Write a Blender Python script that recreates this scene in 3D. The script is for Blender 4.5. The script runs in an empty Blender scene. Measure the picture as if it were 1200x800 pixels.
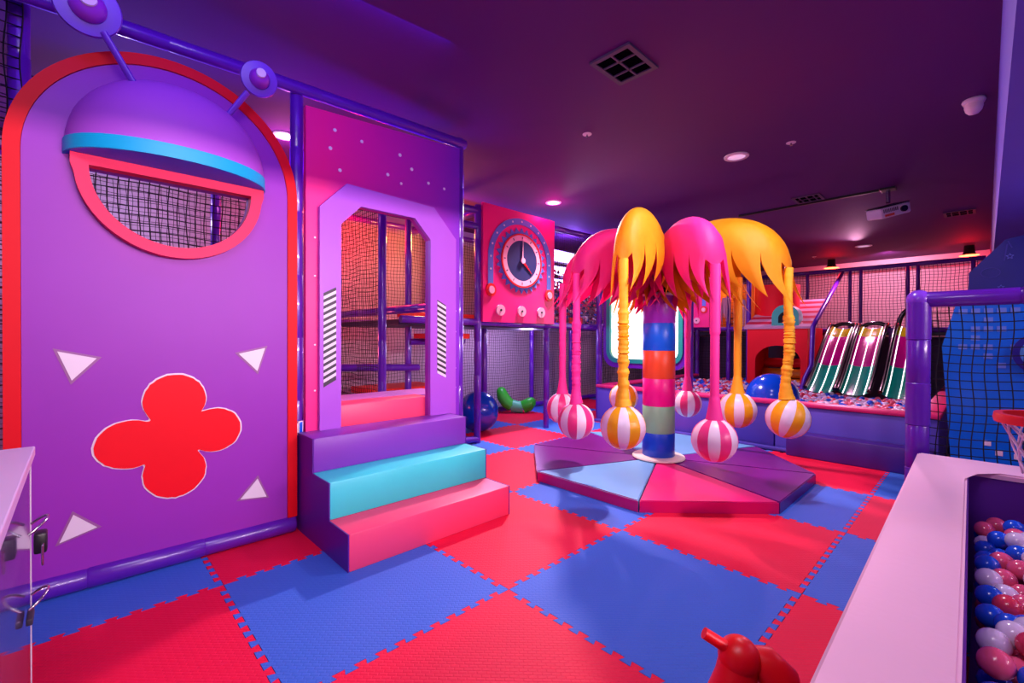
import bpy, bmesh, math, random
import numpy as np
from math import sin, cos, pi, radians, sqrt, atan2, hypot
from mathutils import Vector, Matrix
from mathutils.geometry import tessellate_polygon

random.seed(7)
SC = bpy.context.scene
COL = SC.collection

# ---------------------------------------------------------------- camera
cam_d = bpy.data.cameras.new('camera')
cam_d.sensor_width = 36.0
cam_d.lens = 531.165 / 1200 * 36
cam_d.clip_start = 0.02
cam_d.clip_end = 100
cam = bpy.data.objects.new('camera', cam_d)
COL.objects.link(cam)
YAW, PITCH, ROLL = 0.807055779, -0.00704437556, 0.00345916824
fwd = Vector((cos(YAW) * cos(PITCH), sin(YAW) * cos(PITCH), sin(PITCH)))
rgt = Vector((sin(YAW), -cos(YAW), 0))
upv = rgt.cross(fwd)
R_ = rgt * cos(ROLL) + upv * sin(ROLL)
U_ = -rgt * sin(ROLL) + upv * cos(ROLL)
cm = Matrix((R_, U_, -fwd)).transposed().to_4x4()
cm.translation = Vector((-1.51887929, -1.60229399, 1.22653524))
cam.matrix_world = cm
SC.camera = cam

# ---------------------------------------------------------------- world, exposure
SC.view_settings.view_transform = 'Standard'
SC.view_settings.look = 'None'
SC.view_settings.gamma = 1.0
SC.view_settings.use_curve_mapping = False
SC.view_settings.exposure = 0.1
w = bpy.data.worlds.new('world')
SC.world = w
w.use_nodes = True
w.node_tree.nodes['Background'].inputs[0].default_value = (0.10, 0.04, 0.2, 1)
w.node_tree.nodes['Background'].inputs[1].default_value = 0.4


def lin(c):
    return tuple(((v / 255) / 12.92) if v <= 10 else (((v / 255) + 0.055) / 1.055) ** 2.4 for v in c)


def area(name, loc, to, sx, sy, power, col, spread=180):
    d = bpy.data.lights.new(name, 'AREA')
    d.shape = 'RECTANGLE'
    d.size, d.size_y = sx, sy
    d.spread = radians(spread)
    d.energy = power
    d.color = lin(col)
    o = bpy.data.objects.new(name, d)
    COL.objects.link(o)
    o.location = loc
    o.rotation_euler = (Vector(to) - Vector(loc)).to_track_quat('-Z', 'Y').to_euler()
    return o


def point(name, loc, power, col, r=0.05):
    d = bpy.data.lights.new(name, 'POINT')
    d.energy = power
    d.color = lin(col)
    d.shadow_soft_size = r
    o = bpy.data.objects.new(name, d)
    COL.objects.link(o)
    o.location = loc
    return o


def spot(name, loc, to, power, col, angle=130, blend=0.6, r=0.05):
    d = bpy.data.lights.new(name, 'SPOT')
    d.energy = power
    d.color = lin(col)
    d.spot_size = radians(angle)
    d.spot_blend = blend
    d.shadow_soft_size = r
    o = bpy.data.objects.new(name, d)
    COL.objects.link(o)
    o.location = loc
    o.rotation_euler = (Vector(to) - Vector(loc)).to_track_quat('-Z', 'Y').to_euler()
    return o


# front window light entering low under the soffit; added overhead and violet fills; coloured spots
area('front_window_light', (0.3, -4.35, 2.00), (-0.2, 2.0, 2.02), 3.6, 0.12, 60, (255, 218, 236), 70)
area('ceiling_wash_light', (-1.5, -1.1, 2.93), (0.6, 1.4, 0.4), 1.4, 0.9, 52, (245, 225, 250))  # unseen overhead fill added for general brightness
area('violet_wash_light', (-0.4, 1.9, 2.55), (-0.6, 1.2, 3.0), 3.0, 0.3, 11, (84, 0, 255))  # added violet fill aimed at the ceiling, no fixture there
area('violet_wash_light', (2.4, 3.0, 2.84), (2.4, 2.4, 3.0), 3.0, 0.2, 5, (120, 30, 255))  # second added violet fill, also turned up to the ceiling
point('downlight_glow', (2.96, 2.30, 2.86), 5, (255, 40, 160), 0.05)
area('violet_wash_light', (-1.0, 0.7, 2.95), (-0.9, 1.6, 2.2), 2.2, 0.2, 9, (100, 30, 255))  # added violet fill over the arch panel, unseen
spot('downlight_beam', (2.96, 2.20, 2.93), (2.1, 0.0, 0), 520, (255, 222, 235), 118, 0.5, 0.06)
spot('downlight_beam', (1.6, -0.6, 2.93), (1.6, 0.0, 0), 150, (245, 225, 255), 130, 0.9, 0.14)
spot('palm_spot_light', (-0.9, 0.1, 2.92), (2.3, 0.6, 1.55), 210, (255, 215, 245), 52, 0.7, 0.12)  # fill spot added to brighten the left leaves and balls
point('frame_lamp_light', (-0.2, 2.66, 2.80), 9, (255, 130, 220), 0.05)
point('red_lamp_light', (0.9, 3.7, 2.55), 60, (255, 30, 50), 0.08)
point('red_lamp_light', (0.3, 3.2, 1.1), 14, (255, 90, 120), 0.08)
point('amber_lamp_light', (1.9, 3.4, 2.5), 40, (255, 160, 90), 0.08)
point('lilac_lamp_light', (-1.2, 3.5, 2.4), 30, (215, 195, 255), 0.10)
point('lilac_lamp_light', (3.6, 3.4, 1.25), 40, (205, 180, 255), 0.10)
point('violet_lamp_light', (4.6, 3.3, 2.85), 26, (140, 90, 255), 0.10)
point('red_ceiling_light', (10.6, 0.75, 2.74), 26, (255, 10, 20), 0.06)
point('red_ceiling_light', (10.6, -1.35, 2.74), 30, (255, 10, 20), 0.06)
spot('pit_downlight_beam', (8.6, 0.0, 2.93), (6.6, 0.4, 0.4), 260, (255, 170, 215), 140, 0.8, 0.10)
spot('pit_downlight_beam', (5.4, 1.6, 2.93), (5.6, 1.3, 0.4), 110, (235, 200, 255), 150, 0.8, 0.10)
spot('pit_downlight_beam', (10.2, -0.2, 2.93), (11.7, -0.2, 1.6), 130, (255, 180, 215), 150, 0.8, 0.10)  # added spot to whiten the far wall, no fitting there
point('amber_back_light', (7.6, 2.1, 2.2), 9, (255, 150, 60), 0.05)
point('net_bay_light', (2.4, -2.5, 1.95), 14, (190, 215, 255), 0.1)  # added fill to brighten the blue panel
area('side_pit_light', (1.6, -2.9, 2.0), (1.3, -1.9, 0.5), 1.2, 0.8, 5, (220, 170, 240))  # added side fill for the pale pit rim


# ---------------------------------------------------------------- materials
def mat(name, col, rough=0.5, metal=0.0, emis=None, estr=0.0, bump=0.0, bscale=60.0, var=0.06, vscale=3.0, coat=0.0, alpha=1.0, trans=0.0, spec=0.5):
    m = bpy.data.materials.new(name)
    m.use_nodes = True
    nt = m.node_tree
    b = nt.nodes['Principled BSDF']
    b.inputs['Roughness'].default_value = rough
    b.inputs['Metallic'].default_value = metal
    b.inputs['Coat Weight'].default_value = coat
    b.inputs['Specular IOR Level'].default_value = spec
    b.inputs['Transmission Weight'].default_value = trans
    tc = nt.nodes.new('ShaderNodeTexCoord')
    no = nt.nodes.new('ShaderNodeTexNoise')
    no.inputs['Scale'].default_value = vscale
    no.inputs['Detail'].default_value = 3
    nt.links.new(tc.outputs['Object'], no.inputs['Vector'])
    mx = nt.nodes.new('ShaderNodeMix')
    mx.data_type = 'RGBA'
    c = lin(col)
    mx.inputs[6].default_value = tuple(v * (1 - var) for v in c) + (1,)
    mx.inputs[7].default_value = tuple(min(1, v * (1 + var)) for v in c) + (1,)
    nt.links.new(no.outputs['Fac'], mx.inputs[0])
    nt.links.new(mx.outputs[2], b.inputs['Base Color'])
    if emis:
        b.inputs['Emission Color'].default_value = lin(emis) + (1,)
        b.inputs['Emission Strength'].default_value = estr
    if bump:
        n2 = nt.nodes.new('ShaderNodeTexNoise')
        n2.inputs['Scale'].default_value = bscale
        nt.links.new(tc.outputs['Object'], n2.inputs['Vector'])
        bp = nt.nodes.new('ShaderNodeBump')
        bp.inputs['Strength'].default_value = bump
        bp.inputs['Distance'].default_value = 0.01
        nt.links.new(n2.outputs['Fac'], bp.inputs['Height'])
        nt.links.new(bp.outputs['Normal'], b.inputs['Normal'])
    return m


def foam_mat(name, col):
    """EVA mat: fine raised bar emboss in two alternating directions"""
    m = mat(name, col, rough=0.62, var=0.05, vscale=1.2, spec=0.3)
    nt = m.node_tree
    b = nt.nodes['Principled BSDF']
    tc = nt.nodes.new('ShaderNodeTexCoord')
    mp = nt.nodes.new('ShaderNodeMapping')
    mp.inputs['Rotation'].default_value = (0, 0, radians(45))
    mp.inputs['Scale'].default_value = (44, 44, 1)
    nt.links.new(tc.outputs['Object'], mp.inputs['Vector'])
    br = nt.nodes.new('ShaderNodeTexBrick')
    br.inputs['Scale'].default_value = 1.0
    br.inputs['Mortar Size'].default_value = 0.16
    br.inputs['Mortar Smooth'].default_value = 0.8
    br.inputs['Brick Width'].default_value = 1.5
    br.inputs['Row Height'].default_value = 0.7
    nt.links.new(mp.outputs[0], br.inputs['Vector'])
    bp = nt.nodes.new('ShaderNodeBump')
    bp.inputs['Strength'].default_value = 0.35
    bp.inputs['Distance'].default_value = 0.004
    bp.invert = True
    nt.links.new(br.outputs['Fac'], bp.inputs['Height'])
    nt.links.new(bp.outputs['Normal'], b.inputs['Normal'])
    return m


def gradient_mat(name, c0, c1, axis, lo, hi, rough=0.45):
    m = mat(name, c0, rough=rough)
    nt = m.node_tree
    b = nt.nodes['Principled BSDF']
    tc = nt.nodes.new('ShaderNodeTexCoord')
    sp = nt.nodes.new('ShaderNodeSeparateXYZ')
    mr = nt.nodes.new('ShaderNodeMapRange')
    cr = nt.nodes.new('ShaderNodeValToRGB')
    nt.links.new(tc.outputs['Object'], sp.inputs[0])
    nt.links.new(sp.outputs[axis], mr.inputs[0])
    mr.inputs[1].default_value = lo
    mr.inputs[2].default_value = hi
    nt.links.new(mr.outputs[0], cr.inputs[0])
    cr.color_ramp.elements[0].color = lin(c0) + (1,)
    cr.color_ramp.elements[1].color = lin(c1) + (1,)
    for l in list(b.inputs['Base Color'].links):
        nt.links.remove(l)
    nt.links.new(cr.outputs[0], b.inputs['Base Color'])
    return m


M = {}
M['ceiling'] = mat('ceiling_paint', (92, 38, 112), 0.75, bump=0.05, bscale=120, vscale=0.6, var=0.1, spec=0.25)  # neutral ceiling; violet light partly put into this colour
M['wall'] = mat('wall_paint', (205, 190, 205), 0.7, bump=0.05)
M['soffit'] = mat('soffit_paint', (92, 66, 190), 0.7)
M['vent_black'] = mat('vent_black', (8, 6, 14), 1.0, spec=0.0)
M['floor'] = mat('floor_slab', (45, 40, 60), 0.8)
M['red_foam'] = foam_mat('red_foam', (242, 14, 66))
M['blue_foam'] = foam_mat('blue_foam', (62, 112, 214))
M['pad_purple'] = mat('purple_padding', (92, 24, 168), 0.3, bump=0.12, bscale=35, coat=0.3)
M['pad_seam'] = mat('padding_tape', (120, 60, 200), 0.25)
M['vinyl_purple'] = mat('purple_vinyl', (128, 52, 178), 0.42, bump=0.04, bscale=300)
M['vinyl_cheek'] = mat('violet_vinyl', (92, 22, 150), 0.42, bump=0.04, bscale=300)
M['vinyl_teal'] = mat('teal_vinyl', (64, 226, 222), 0.42, bump=0.04, bscale=300)
M['vinyl_pink'] = mat('coral_pink_vinyl', (250, 72, 118), 0.42, bump=0.04, bscale=300)
M['vinyl_lilac'] = mat('lilac_vinyl', (196, 120, 200), 0.42, bump=0.04, bscale=300)
M['board'] = mat('purple_board', (150, 46, 178), 0.45, spec=0.3)
M['rim_red'] = mat('red_rim', (226, 0, 26), 0.5, spec=0.2)
M['lobe_red'] = mat('red_decal', (238, 0, 28), 0.5, spec=0.2)
M['white'] = mat('white_plastic', (232, 224, 232), 0.4)
M['offwhite'] = mat('pale_vinyl', (230, 184, 206), 0.5, bump=0.06, bscale=40, vscale=2)
M['grey_line'] = mat('mauve_outline', (150, 92, 150), 0.5)
M['dome'] = mat('orchid_fabric', (176, 84, 204), 0.6, bump=0.08, bscale=18)
M['teal_band'] = mat('teal_band', (0, 176, 214), 0.5)
M['under_blue'] = mat('navy_lining', (80, 124, 240), 0.6)
M['window_pink'] = mat('window_pink', (240, 34, 92), 0.5, spec=0.3)
M['antenna'] = mat('antenna_purple', (112, 52, 196), 0.4)
M['antenna_bulb'] = mat('antenna_bulb', (150, 50, 190), 0.35)
M['net'] = mat('net_cord', (16, 10, 26), 0.8)
M['net_grey'] = mat('pale_net_cord', (70, 50, 90), 0.8)
M['doorframe'] = mat('orchid_frame', (172, 84, 214), 0.4)
M['portal_pink'] = gradient_mat('portal_print', (250, 16, 136), (112, 34, 206), 0, -0.50, 0.70)
M['black'] = mat('black_plastic', (18, 16, 20), 0.4)
M['charcoal'] = mat('charcoal_print', (52, 46, 60), 0.5)
M['clock_pink'] = mat('clock_board_pink', (240, 20, 128), 0.4)
M['clock_blue'] = mat('clock_blue', (96, 120, 214), 0.45)
M['clock_navy'] = mat('clock_navy', (44, 44, 100), 0.4)
M['clock_face_pink'] = mat('clock_ring_pink', (246, 176, 200), 0.45)
M['red'] = mat('signal_red', (232, 22, 34), 0.35)
M['fabric_pink'] = mat('pink_fabric', (250, 44, 146), 0.6, bump=0.1, bscale=25)
M['fabric_yellow'] = mat('yellow_fabric', (250, 176, 6), 0.6, bump=0.1, bscale=25)
M['ball_pink'] = mat('ball_pink', (238, 60, 132), 0.35)
M['ball_yellow'] = mat('ball_yellow', (250, 176, 10), 0.35)
M['ball_white'] = mat('ball_white', (240, 226, 232), 0.35)
M['band_purple'] = mat('band_purple', (160, 50, 196), 0.35)
M['band_blue'] = mat('band_blue', (0, 112, 240), 0.35)
M['band_orange'] = mat('band_orange', (250, 92, 38), 0.35)
M['band_pink'] = mat('band_pink', (246, 16, 140), 0.35)
M['band_sage'] = mat('band_sage', (140, 206, 150), 0.35)
M['band_deep'] = mat('band_deep_blue', (0, 72, 200), 0.35)
M['cream'] = mat('cream_plastic', (240, 226, 206), 0.4)
M['chrome'] = mat('chrome', (200, 200, 205), 0.2, metal=1.0)
M['wedge_blue'] = mat('wedge_blue', (112, 176, 224), 0.35)
M['wedge_pink'] = mat('wedge_pink', (230, 20, 116), 0.35)
M['wedge_purple'] = mat('wedge_purple', (120, 22, 128), 0.27)
M['wedge_cream'] = mat('wedge_cream', (226, 186, 196), 0.35)
M['exercise_blue'] = mat('exercise_blue', (6, 66, 196), 0.18, coat=0.4)
M['green'] = mat('green_plastic', (40, 190, 40), 0.35)
M['green_pale'] = mat('pale_green_plastic', (90, 220, 160), 0.35)
M['pit_panel'] = mat('pit_panel_violet', (92, 78, 190), 0.45)
M['pit_step'] = mat('pit_step_violet', (66, 26, 132), 0.45)
M['pit_rim'] = mat('pit_rim_pink', (226, 36, 116), 0.4)
M['pb_blue'] = mat('pit_ball_blue', (20, 84, 220), 0.22, coat=0.3, var=0.02)
M['pb_pink'] = mat('pit_ball_pink', (240, 90, 128), 0.22, coat=0.3, var=0.02)
M['pb_red'] = mat('pit_ball_red', (226, 56, 84), 0.22, coat=0.3, var=0.02)
M['pb_white'] = mat('pit_ball_white', (226, 206, 232), 0.22, coat=0.3, var=0.02)
M['house_red'] = mat('house_red', (236, 6, 36), 0.6, spec=0.25)
M['plank_red'] = mat('plank_red', (196, 30, 66), 0.5)
M['plank_pale'] = mat('plank_pale', (204, 150, 178), 0.5)
M['teal'] = mat('teal_plastic', (20, 150, 140), 0.4)
M['orange_soft'] = mat('orange_vinyl', (240, 140, 20), 0.45)
M['deck_red'] = mat('deck_red', (230, 40, 24), 0.45)
M['deck_dark'] = mat('deck_dark', (40, 26, 60), 0.5)
M['slide_black'] = mat('slide_black', (18, 16, 20), 0.22, coat=0.4)
M['slide_olive'] = mat('slide_olive', (200, 190, 20), 0.2, coat=0.4)  # chute colours are reflections painted over a dark glossy slide
M['slide_magenta'] = mat('slide_magenta', (210, 0, 150), 0.2, coat=0.4)
M['slide_teal'] = mat('slide_teal', (0, 180, 150), 0.2, coat=0.4)
M['led'] = mat('led_strip', (255, 245, 255), 0.3, emis=(255, 235, 250), estr=2.0)  # plain emissive white for the slide stripes
M['lamp'] = mat('lamp_face', (255, 255, 255), 0.3, emis=(255, 240, 250), estr=8.0)
M['lamp_dim'] = mat('lamp_face_dim', (235, 215, 235), 0.3, emis=(235, 190, 235), estr=0.6)  # faint glow put into the pale ceiling discs
M['lamp_red'] = mat('lamp_face_red', (255, 120, 80), 0.3, emis=(255, 90, 50), estr=8.0)
M['backlit'] = mat('backlit_panel', (235, 230, 255), 0.4, emis=(225, 215, 255), estr=3.0)
M['sign_navy'] = mat('sign_navy', (30, 16, 130), 0.45)
M['sign_line'] = mat('sign_line', (110, 110, 220), 0.45)
M['sign_faint'] = mat('sign_faint_line', (62, 40, 160), 0.45)
M['panel_blue'] = mat('panel_blue', (0, 118, 226), 0.28, coat=0.3)
M['pixel_blue'] = mat('pixel_pale_blue', (110, 146, 224), 0.3)
M['toy_red'] = mat('toy_red', (250, 6, 10), 0.38)
M['lens'] = mat('lens', (10, 10, 20), 0.1)
M['vent_grey'] = mat('vent_grey', (74, 52, 92), 0.6)
M['cabinet'] = mat('cabinet_laminate', (216, 190, 228), 0.35)
M['hoop_red'] = mat('hoop_red', (232, 30, 30), 0.35)
M['net_white'] = mat('hoop_net_white', (225, 205, 225), 0.7)
M['purple_inner'] = mat('pit_lining_purple', (96, 30, 150), 0.5)
M['acrylic'] = mat('clear_acrylic', (235, 235, 245), 0.05, trans=1.0, var=0.0)
M['acrylic'].node_tree.nodes['Principled BSDF'].inputs['IOR'].default_value = 1.15


def screen_mat():
    """backlit picture: pale ground with soft blobs of yellow, green and blue"""
    m = mat('backlit_picture', (240, 240, 240), 0.4)
    nt = m.node_tree
    b = nt.nodes['Principled BSDF']
    tc = nt.nodes.new('ShaderNodeTexCoord')
    n = nt.nodes.new('ShaderNodeTexNoise')
    n.inputs['Scale'].default_value = 7
    n.inputs['Detail'].default_value = 5
    nt.links.new(tc.outputs['Object'], n.inputs['Vector'])
    cr = nt.nodes.new('ShaderNodeValToRGB')
    el = cr.color_ramp.elements
    el[0].position = 0.30
    el[0].color = lin((120, 210, 200)) + (1,)
    el[1].position = 0.47
    el[1].color = lin((255, 255, 250)) + (1,)
    e = el.new(0.60)
    e.color = lin((255, 252, 225)) + (1,)
    e = el.new(0.72)
    e.color = lin((240, 210, 120)) + (1,)
    nt.links.new(n.outputs['Fac'], cr.inputs[0])
    nt.links.new(cr.outputs[0], b.inputs['Emission Color'])
    b.inputs['Emission Strength'].default_value = 1.5
    return m


M['screen'] = screen_mat()


# ---------------------------------------------------------------- builders
def wloc(o):
    v = Vector((0, 0, 0))
    while o is not None:
        v += o.location
        o = o.parent
    return v


def obj(name, bm, m, parent=None, smooth=None, loc=None):
    """links one mesh object; the bmesh is in world coordinates"""
    bmesh.ops.recalc_face_normals(bm, faces=bm.faces)
    me = bpy.data.meshes.new(name)
    bm.to_mesh(me)
    bm.free()
    for k in (m if isinstance(m, (list, tuple)) else [m]):
        me.materials.append(M[k])
    o = bpy.data.objects.new(name, me)
    COL.objects.link(o)
    if parent is not None:
        me.transform(Matrix.Translation(-wloc(parent)))
        o.parent = parent
    elif loc is not None:
        me.transform(Matrix.Translation(-Vector(loc)))
        o.location = loc
    if smooth is not None:
        for p in me.polygons:
            p.use_smooth = True
        me.set_sharp_from_angle(angle=radians(smooth))
    return o


def thing(name, label, cat, loc=(0, 0, 0), group=None):
    o = bpy.data.objects.new(name, None)
    o.empty_display_size = 0.1
    COL.objects.link(o)
    o.location = loc
    return tag(o, label, cat, group)


def tag(o, label=None, cat=None, group=None, kind=None):
    if label:
        o['label'] = label
    if cat:
        o['category'] = cat
    if group:
        o['group'] = group
    if kind:
        o['kind'] = kind
    return o


def struct(o):
    o['kind'] = 'structure'
    return o


def BM():
    return bmesh.new()


def box(bm, lo, hi, bev=0.0, seg=2, mi=0):
    lo, hi = Vector(lo), Vector(hi)
    r = bmesh.ops.create_cube(bm, size=1.0)
    vs = r['verts']
    c = (lo + hi) / 2
    s = hi - lo
    for v in vs:
        v.co = Vector((v.co.x * s.x, v.co.y * s.y, v.co.z * s.z)) + c
    fs = set(f for v in vs for f in v.link_faces)
    for f in fs:
        f.material_index = mi
    if bev > 0:
        es = list(set(e for v in vs for e in v.link_edges))
        bmesh.ops.bevel(bm, geom=es, offset=bev, segments=seg, affect='EDGES', profile=0.5)
    return bm


def basis(d):
    d = Vector(d).normalized()
    a = Vector((0, 0, 1)) if abs(d.z) < 0.9 else Vector((1, 0, 0))
    u = d.cross(a).normalized()
    return u, d.cross(u).normalized(), d


def sweep(bm, pts, rads, seg=12, cap=True, mi=0, closed=False, flat=1.0):
    pts = [Vector(p) for p in pts]
    n = len(pts)
    if not isinstance(rads, (list, tuple)):
        rads = [rads] * n
    rings = []
    u = None
    for i, p in enumerate(pts):
        if closed:
            t = pts[(i + 1) % n] - pts[i - 1]
        else:
            t = pts[min(i + 1, n - 1)] - pts[max(i - 1, 0)]
        t.normalize()
        if u is None:
            u, v, _ = basis(t)
        else:
            u = (u - t * u.dot(t))
            u.normalize()
            v = t.cross(u)
        rings.append([bm.verts.new(p + (u * cos(2 * pi * k / seg) + v * flat * sin(2 * pi * k / seg)) * rads[i]) for k in range(seg)])
    m = n if closed else n - 1
    for i in range(m):
        a, b = rings[i], rings[(i + 1) % n]
        for k in range(seg):
            f = bm.faces.new((a[k], a[(k + 1) % seg], b[(k + 1) % seg], b[k]))
            f.material_index = mi
    if cap and not closed:
        for rg in (rings[0], rings[-1]):
            try:
                f = bm.faces.new(rg)
                f.material_index = mi
            except ValueError:
                pass
    return bm


def padded(bm, a, b, r=0.04, step=0.42, seg=14):
    """foam-sleeved steel tube: full sleeves with taped joints"""
    a, b = Vector(a), Vector(b)
    L = (b - a).length
    n = max(1, round(L / step))
    pts, rad = [], []
    for k in range(n):
        for t, q in ((0.0, 0.93), (0.02, 1.0), (0.98, 1.0), (1.0, 0.93)):
            if k > 0 and t == 0.0:
                continue
            pts.append(a + (b - a) * ((k + t) / n))
            rad.append(r * q * (1 + (0.015 if k % 2 else -0.015) * (0 < t < 1)))
    sweep(bm, pts, rad, seg)
    return bm


def lathe(bm, prof, c=(0, 0, 0), seg=32, mi=0, a0=0.0, a1=2 * pi):
    c = Vector(c)
    full = abs(a1 - a0 - 2 * pi) < 1e-6
    n = seg if full else seg + 1
    rings = []
    for r, z in prof:
        if r < 1e-6:
            rings.append([bm.verts.new(c + Vector((0, 0, z)))])
        else:
            rings.append([bm.verts.new(c + Vector((r * cos(a0 + (a1 - a0) * k / seg), r * sin(a0 + (a1 - a0) * k / seg), z))) for k in range(n)])
    for i in range(len(rings) - 1):
        a, b = rings[i], rings[i + 1]
        for k in range(seg):
            k2 = (k + 1) % n
            if len(a) == 1 and len(b) == 1:
                continue
            if len(a) == 1:
                f = bm.faces.new((a[0], b[k], b[k2]))
            elif len(b) == 1:
                f = bm.faces.new((a[k], a[k2], b[0]))
            else:
                f = bm.faces.new((a[k], a[k2], b[k2], b[k]))
            f.material_index = mi
    return bm


def FY(y0):   # a plane facing -Y: u is X, v is Z, w comes towards -Y
    return lambda u, v, w: Vector((u, y0 - w, v))


def FX(x0):   # a plane facing -X
    return lambda u, v, w: Vector((x0 - w, u, v))


def FZ(z0):   # horizontal, w goes up
    return lambda u, v, w: Vector((u, v, z0 + w))


def plate(bm, outer, holes, w0, w1, fr, mi=0):
    loops = [outer] + list(holes)
    tri = tessellate_polygon([[Vector((p[0], p[1], 0)) for p in lp] for lp in loops])
    flat = [p for lp in loops for p in lp]
    A = [bm.verts.new(fr(p[0], p[1], w0)) for p in flat]
    B = [bm.verts.new(fr(p[0], p[1], w1)) for p in flat]
    for t in tri:
        for S in (A, B):
            try:
                bm.faces.new((S[t[0]], S[t[1]], S[t[2]])).material_index = mi
            except ValueError:
                pass
    k = 0
    for lp in loops:
        n = len(lp)
        for i in range(n):
            j = (i + 1) % n
            bm.faces.new((A[k + i], A[k + j], B[k + j], B[k + i])).material_index = mi
        k += n
    return bm


def circ(cx, cy, rx, ry=None, n=40, a0=0.0, a1=2 * pi):
    ry = rx if ry is None else ry
    full = abs(a1 - a0 - 2 * pi) < 1e-6
    m = n if full else n + 1
    return [(cx + rx * cos(a0 + (a1 - a0) * i / n), cy + ry * sin(a0 + (a1 - a0) * i / n)) for i in range(m)]


def rrect(x0, y0, x1, y1, r, n=6):
    p = []
    for cx, cy, a in ((x1 - r, y1 - r, 0), (x0 + r, y1 - r, pi / 2), (x0 + r, y0 + r, pi), (x1 - r, y0 + r, 1.5 * pi)):
        p += [(cx + r * cos(a + pi / 2 * i / n), cy + r * sin(a + pi / 2 * i / n)) for i in range(n + 1)]
    return p


def ball(bm, c, r, sub=2, mi=0, sc=(1, 1, 1)):
    g = bmesh.ops.create_icosphere(bm, subdivisions=sub, radius=r)
    for v in g['verts']:
        v.co = Vector((v.co.x * sc[0], v.co.y * sc[1], v.co.z * sc[2])) + Vector(c)
        for f in v.link_faces:
            f.material_index = mi
    return bm


def raw_obj(name, V, F, m, parent=None, loc=None, mi=None, smooth=False):
    """mesh straight from arrays; every face has the same number of corners"""
    V = np.asarray(V, dtype=np.float32)
    F = np.asarray(F, dtype=np.int32)
    base = wloc(parent) if parent is not None else Vector(loc or (0, 0, 0))
    V = V - np.array(base, dtype=np.float32)
    me = bpy.data.meshes.new(name)
    k = F.shape[1]
    me.vertices.add(len(V))
    me.vertices.foreach_set('co', V.ravel())
    me.loops.add(F.size)
    me.loops.foreach_set('vertex_index', F.ravel())
    me.polygons.add(len(F))
    me.polygons.foreach_set('loop_start', np.arange(0, F.size, k, dtype=np.int32))
    if mi is not None:
        me.polygons.foreach_set('material_index', np.asarray(mi, dtype=np.int32))
    me.polygons.foreach_set('use_smooth', np.full(len(F), smooth))
    for q in (m if isinstance(m, (list, tuple)) else [m]):
        me.materials.append(M[q])
    me.update(calc_edges=True)
    o = bpy.data.objects.new(name, me)
    COL.objects.link(o)
    if parent is not None:
        o.parent = parent
    else:
        o.location = base
    return o


def net(o, u, v, lu, lv, step=0.045, r=0.0024, sag=0.006):
    """knotted net: three-sided cords through a slightly wavy grid"""
    o, u, v = np.array(o, float), np.array(Vector(u).normalized()), np.array(Vector(v).normalized())
    nn = np.cross(u, v)
    nu, nv = max(1, round(lu / step)), max(1, round(lv / step))
    ph = random.random() * 6
    I, J = np.meshgrid(np.arange(nu + 1), np.arange(nv + 1), indexing='ij')
    cu = lu * I / nu + sag * np.sin(J * 0.7 + ph + I * 0.21)
    cv = lv * J / nv + sag * np.sin(I * 0.5 + ph * 2 + J * 0.13)
    cn = 0.012 * np.sin(I * 0.31 + ph) * np.sin(J * 0.27)
    P = o + cu[..., None] * u + cv[..., None] * v + cn[..., None] * nn
    VV, FF, off = [], [], 0
    for pts, side in ((P, u), (P.transpose(1, 0, 2), v)):
        a, b = pts.shape[:2]
        ring = np.stack([pts + nn * r * 1.2, pts + side * r - nn * r * 0.6, pts - side * r - nn * r * 0.6], 2)
        idx = off + np.arange(a * b * 3).reshape(a, b, 3)
        for k in range(3):
            FF.append(np.stack([idx[:, :-1, k], idx[:, :-1, (k + 1) % 3], idx[:, 1:, (k + 1) % 3], idx[:, 1:, k]], -1).reshape(-1, 4))
        VV.append(ring.reshape(-1, 3))
        off += a * b * 3
    return np.concatenate(VV), np.concatenate(FF)


def ball_mass(name, items, sub, m):
    """many small balls joined in one mesh; items are (x, y, z, material index)"""
    t = BM()
    bmesh.ops.create_icosphere(t, subdivisions=sub, radius=BD)
    tv = np.array([v.co[:] for v in t.verts])
    t.verts.index_update()
    tf = np.array([[v.index for v in f.verts] for f in t.faces])
    t.free()
    C_ = np.array([i[:3] for i in items])
    V = (tv[None] + C_[:, None]).reshape(-1, 3)
    F = (tf[None] + (np.arange(len(items)) * len(tv))[:, None, None]).reshape(-1, 3)
    mi = np.repeat([i[3] for i in items], len(tf))
    return raw_obj(name, V, F, m, loc=tuple(C_.mean(0)), mi=mi, smooth=True)


def net_part(parent, o, u, v, lu, lv, m='net', **k):
    V, F = net(o, u, v, lu, lv, **k)
    x = raw_obj('net', V, F, m, parent)
    x['kind'] = 'stuff'
    return x


def tube_part(name, parent, a, b, r=0.04, m='pad_purple'):
    return obj(name, padded(BM(), a, b, r), m, parent, smooth=40)


def copy_tree(o, parent=None):
    c = o.copy()
    COL.objects.link(c)
    c.parent = parent
    for ch in list(o.children):
        copy_tree(ch, c)
    return c


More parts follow.
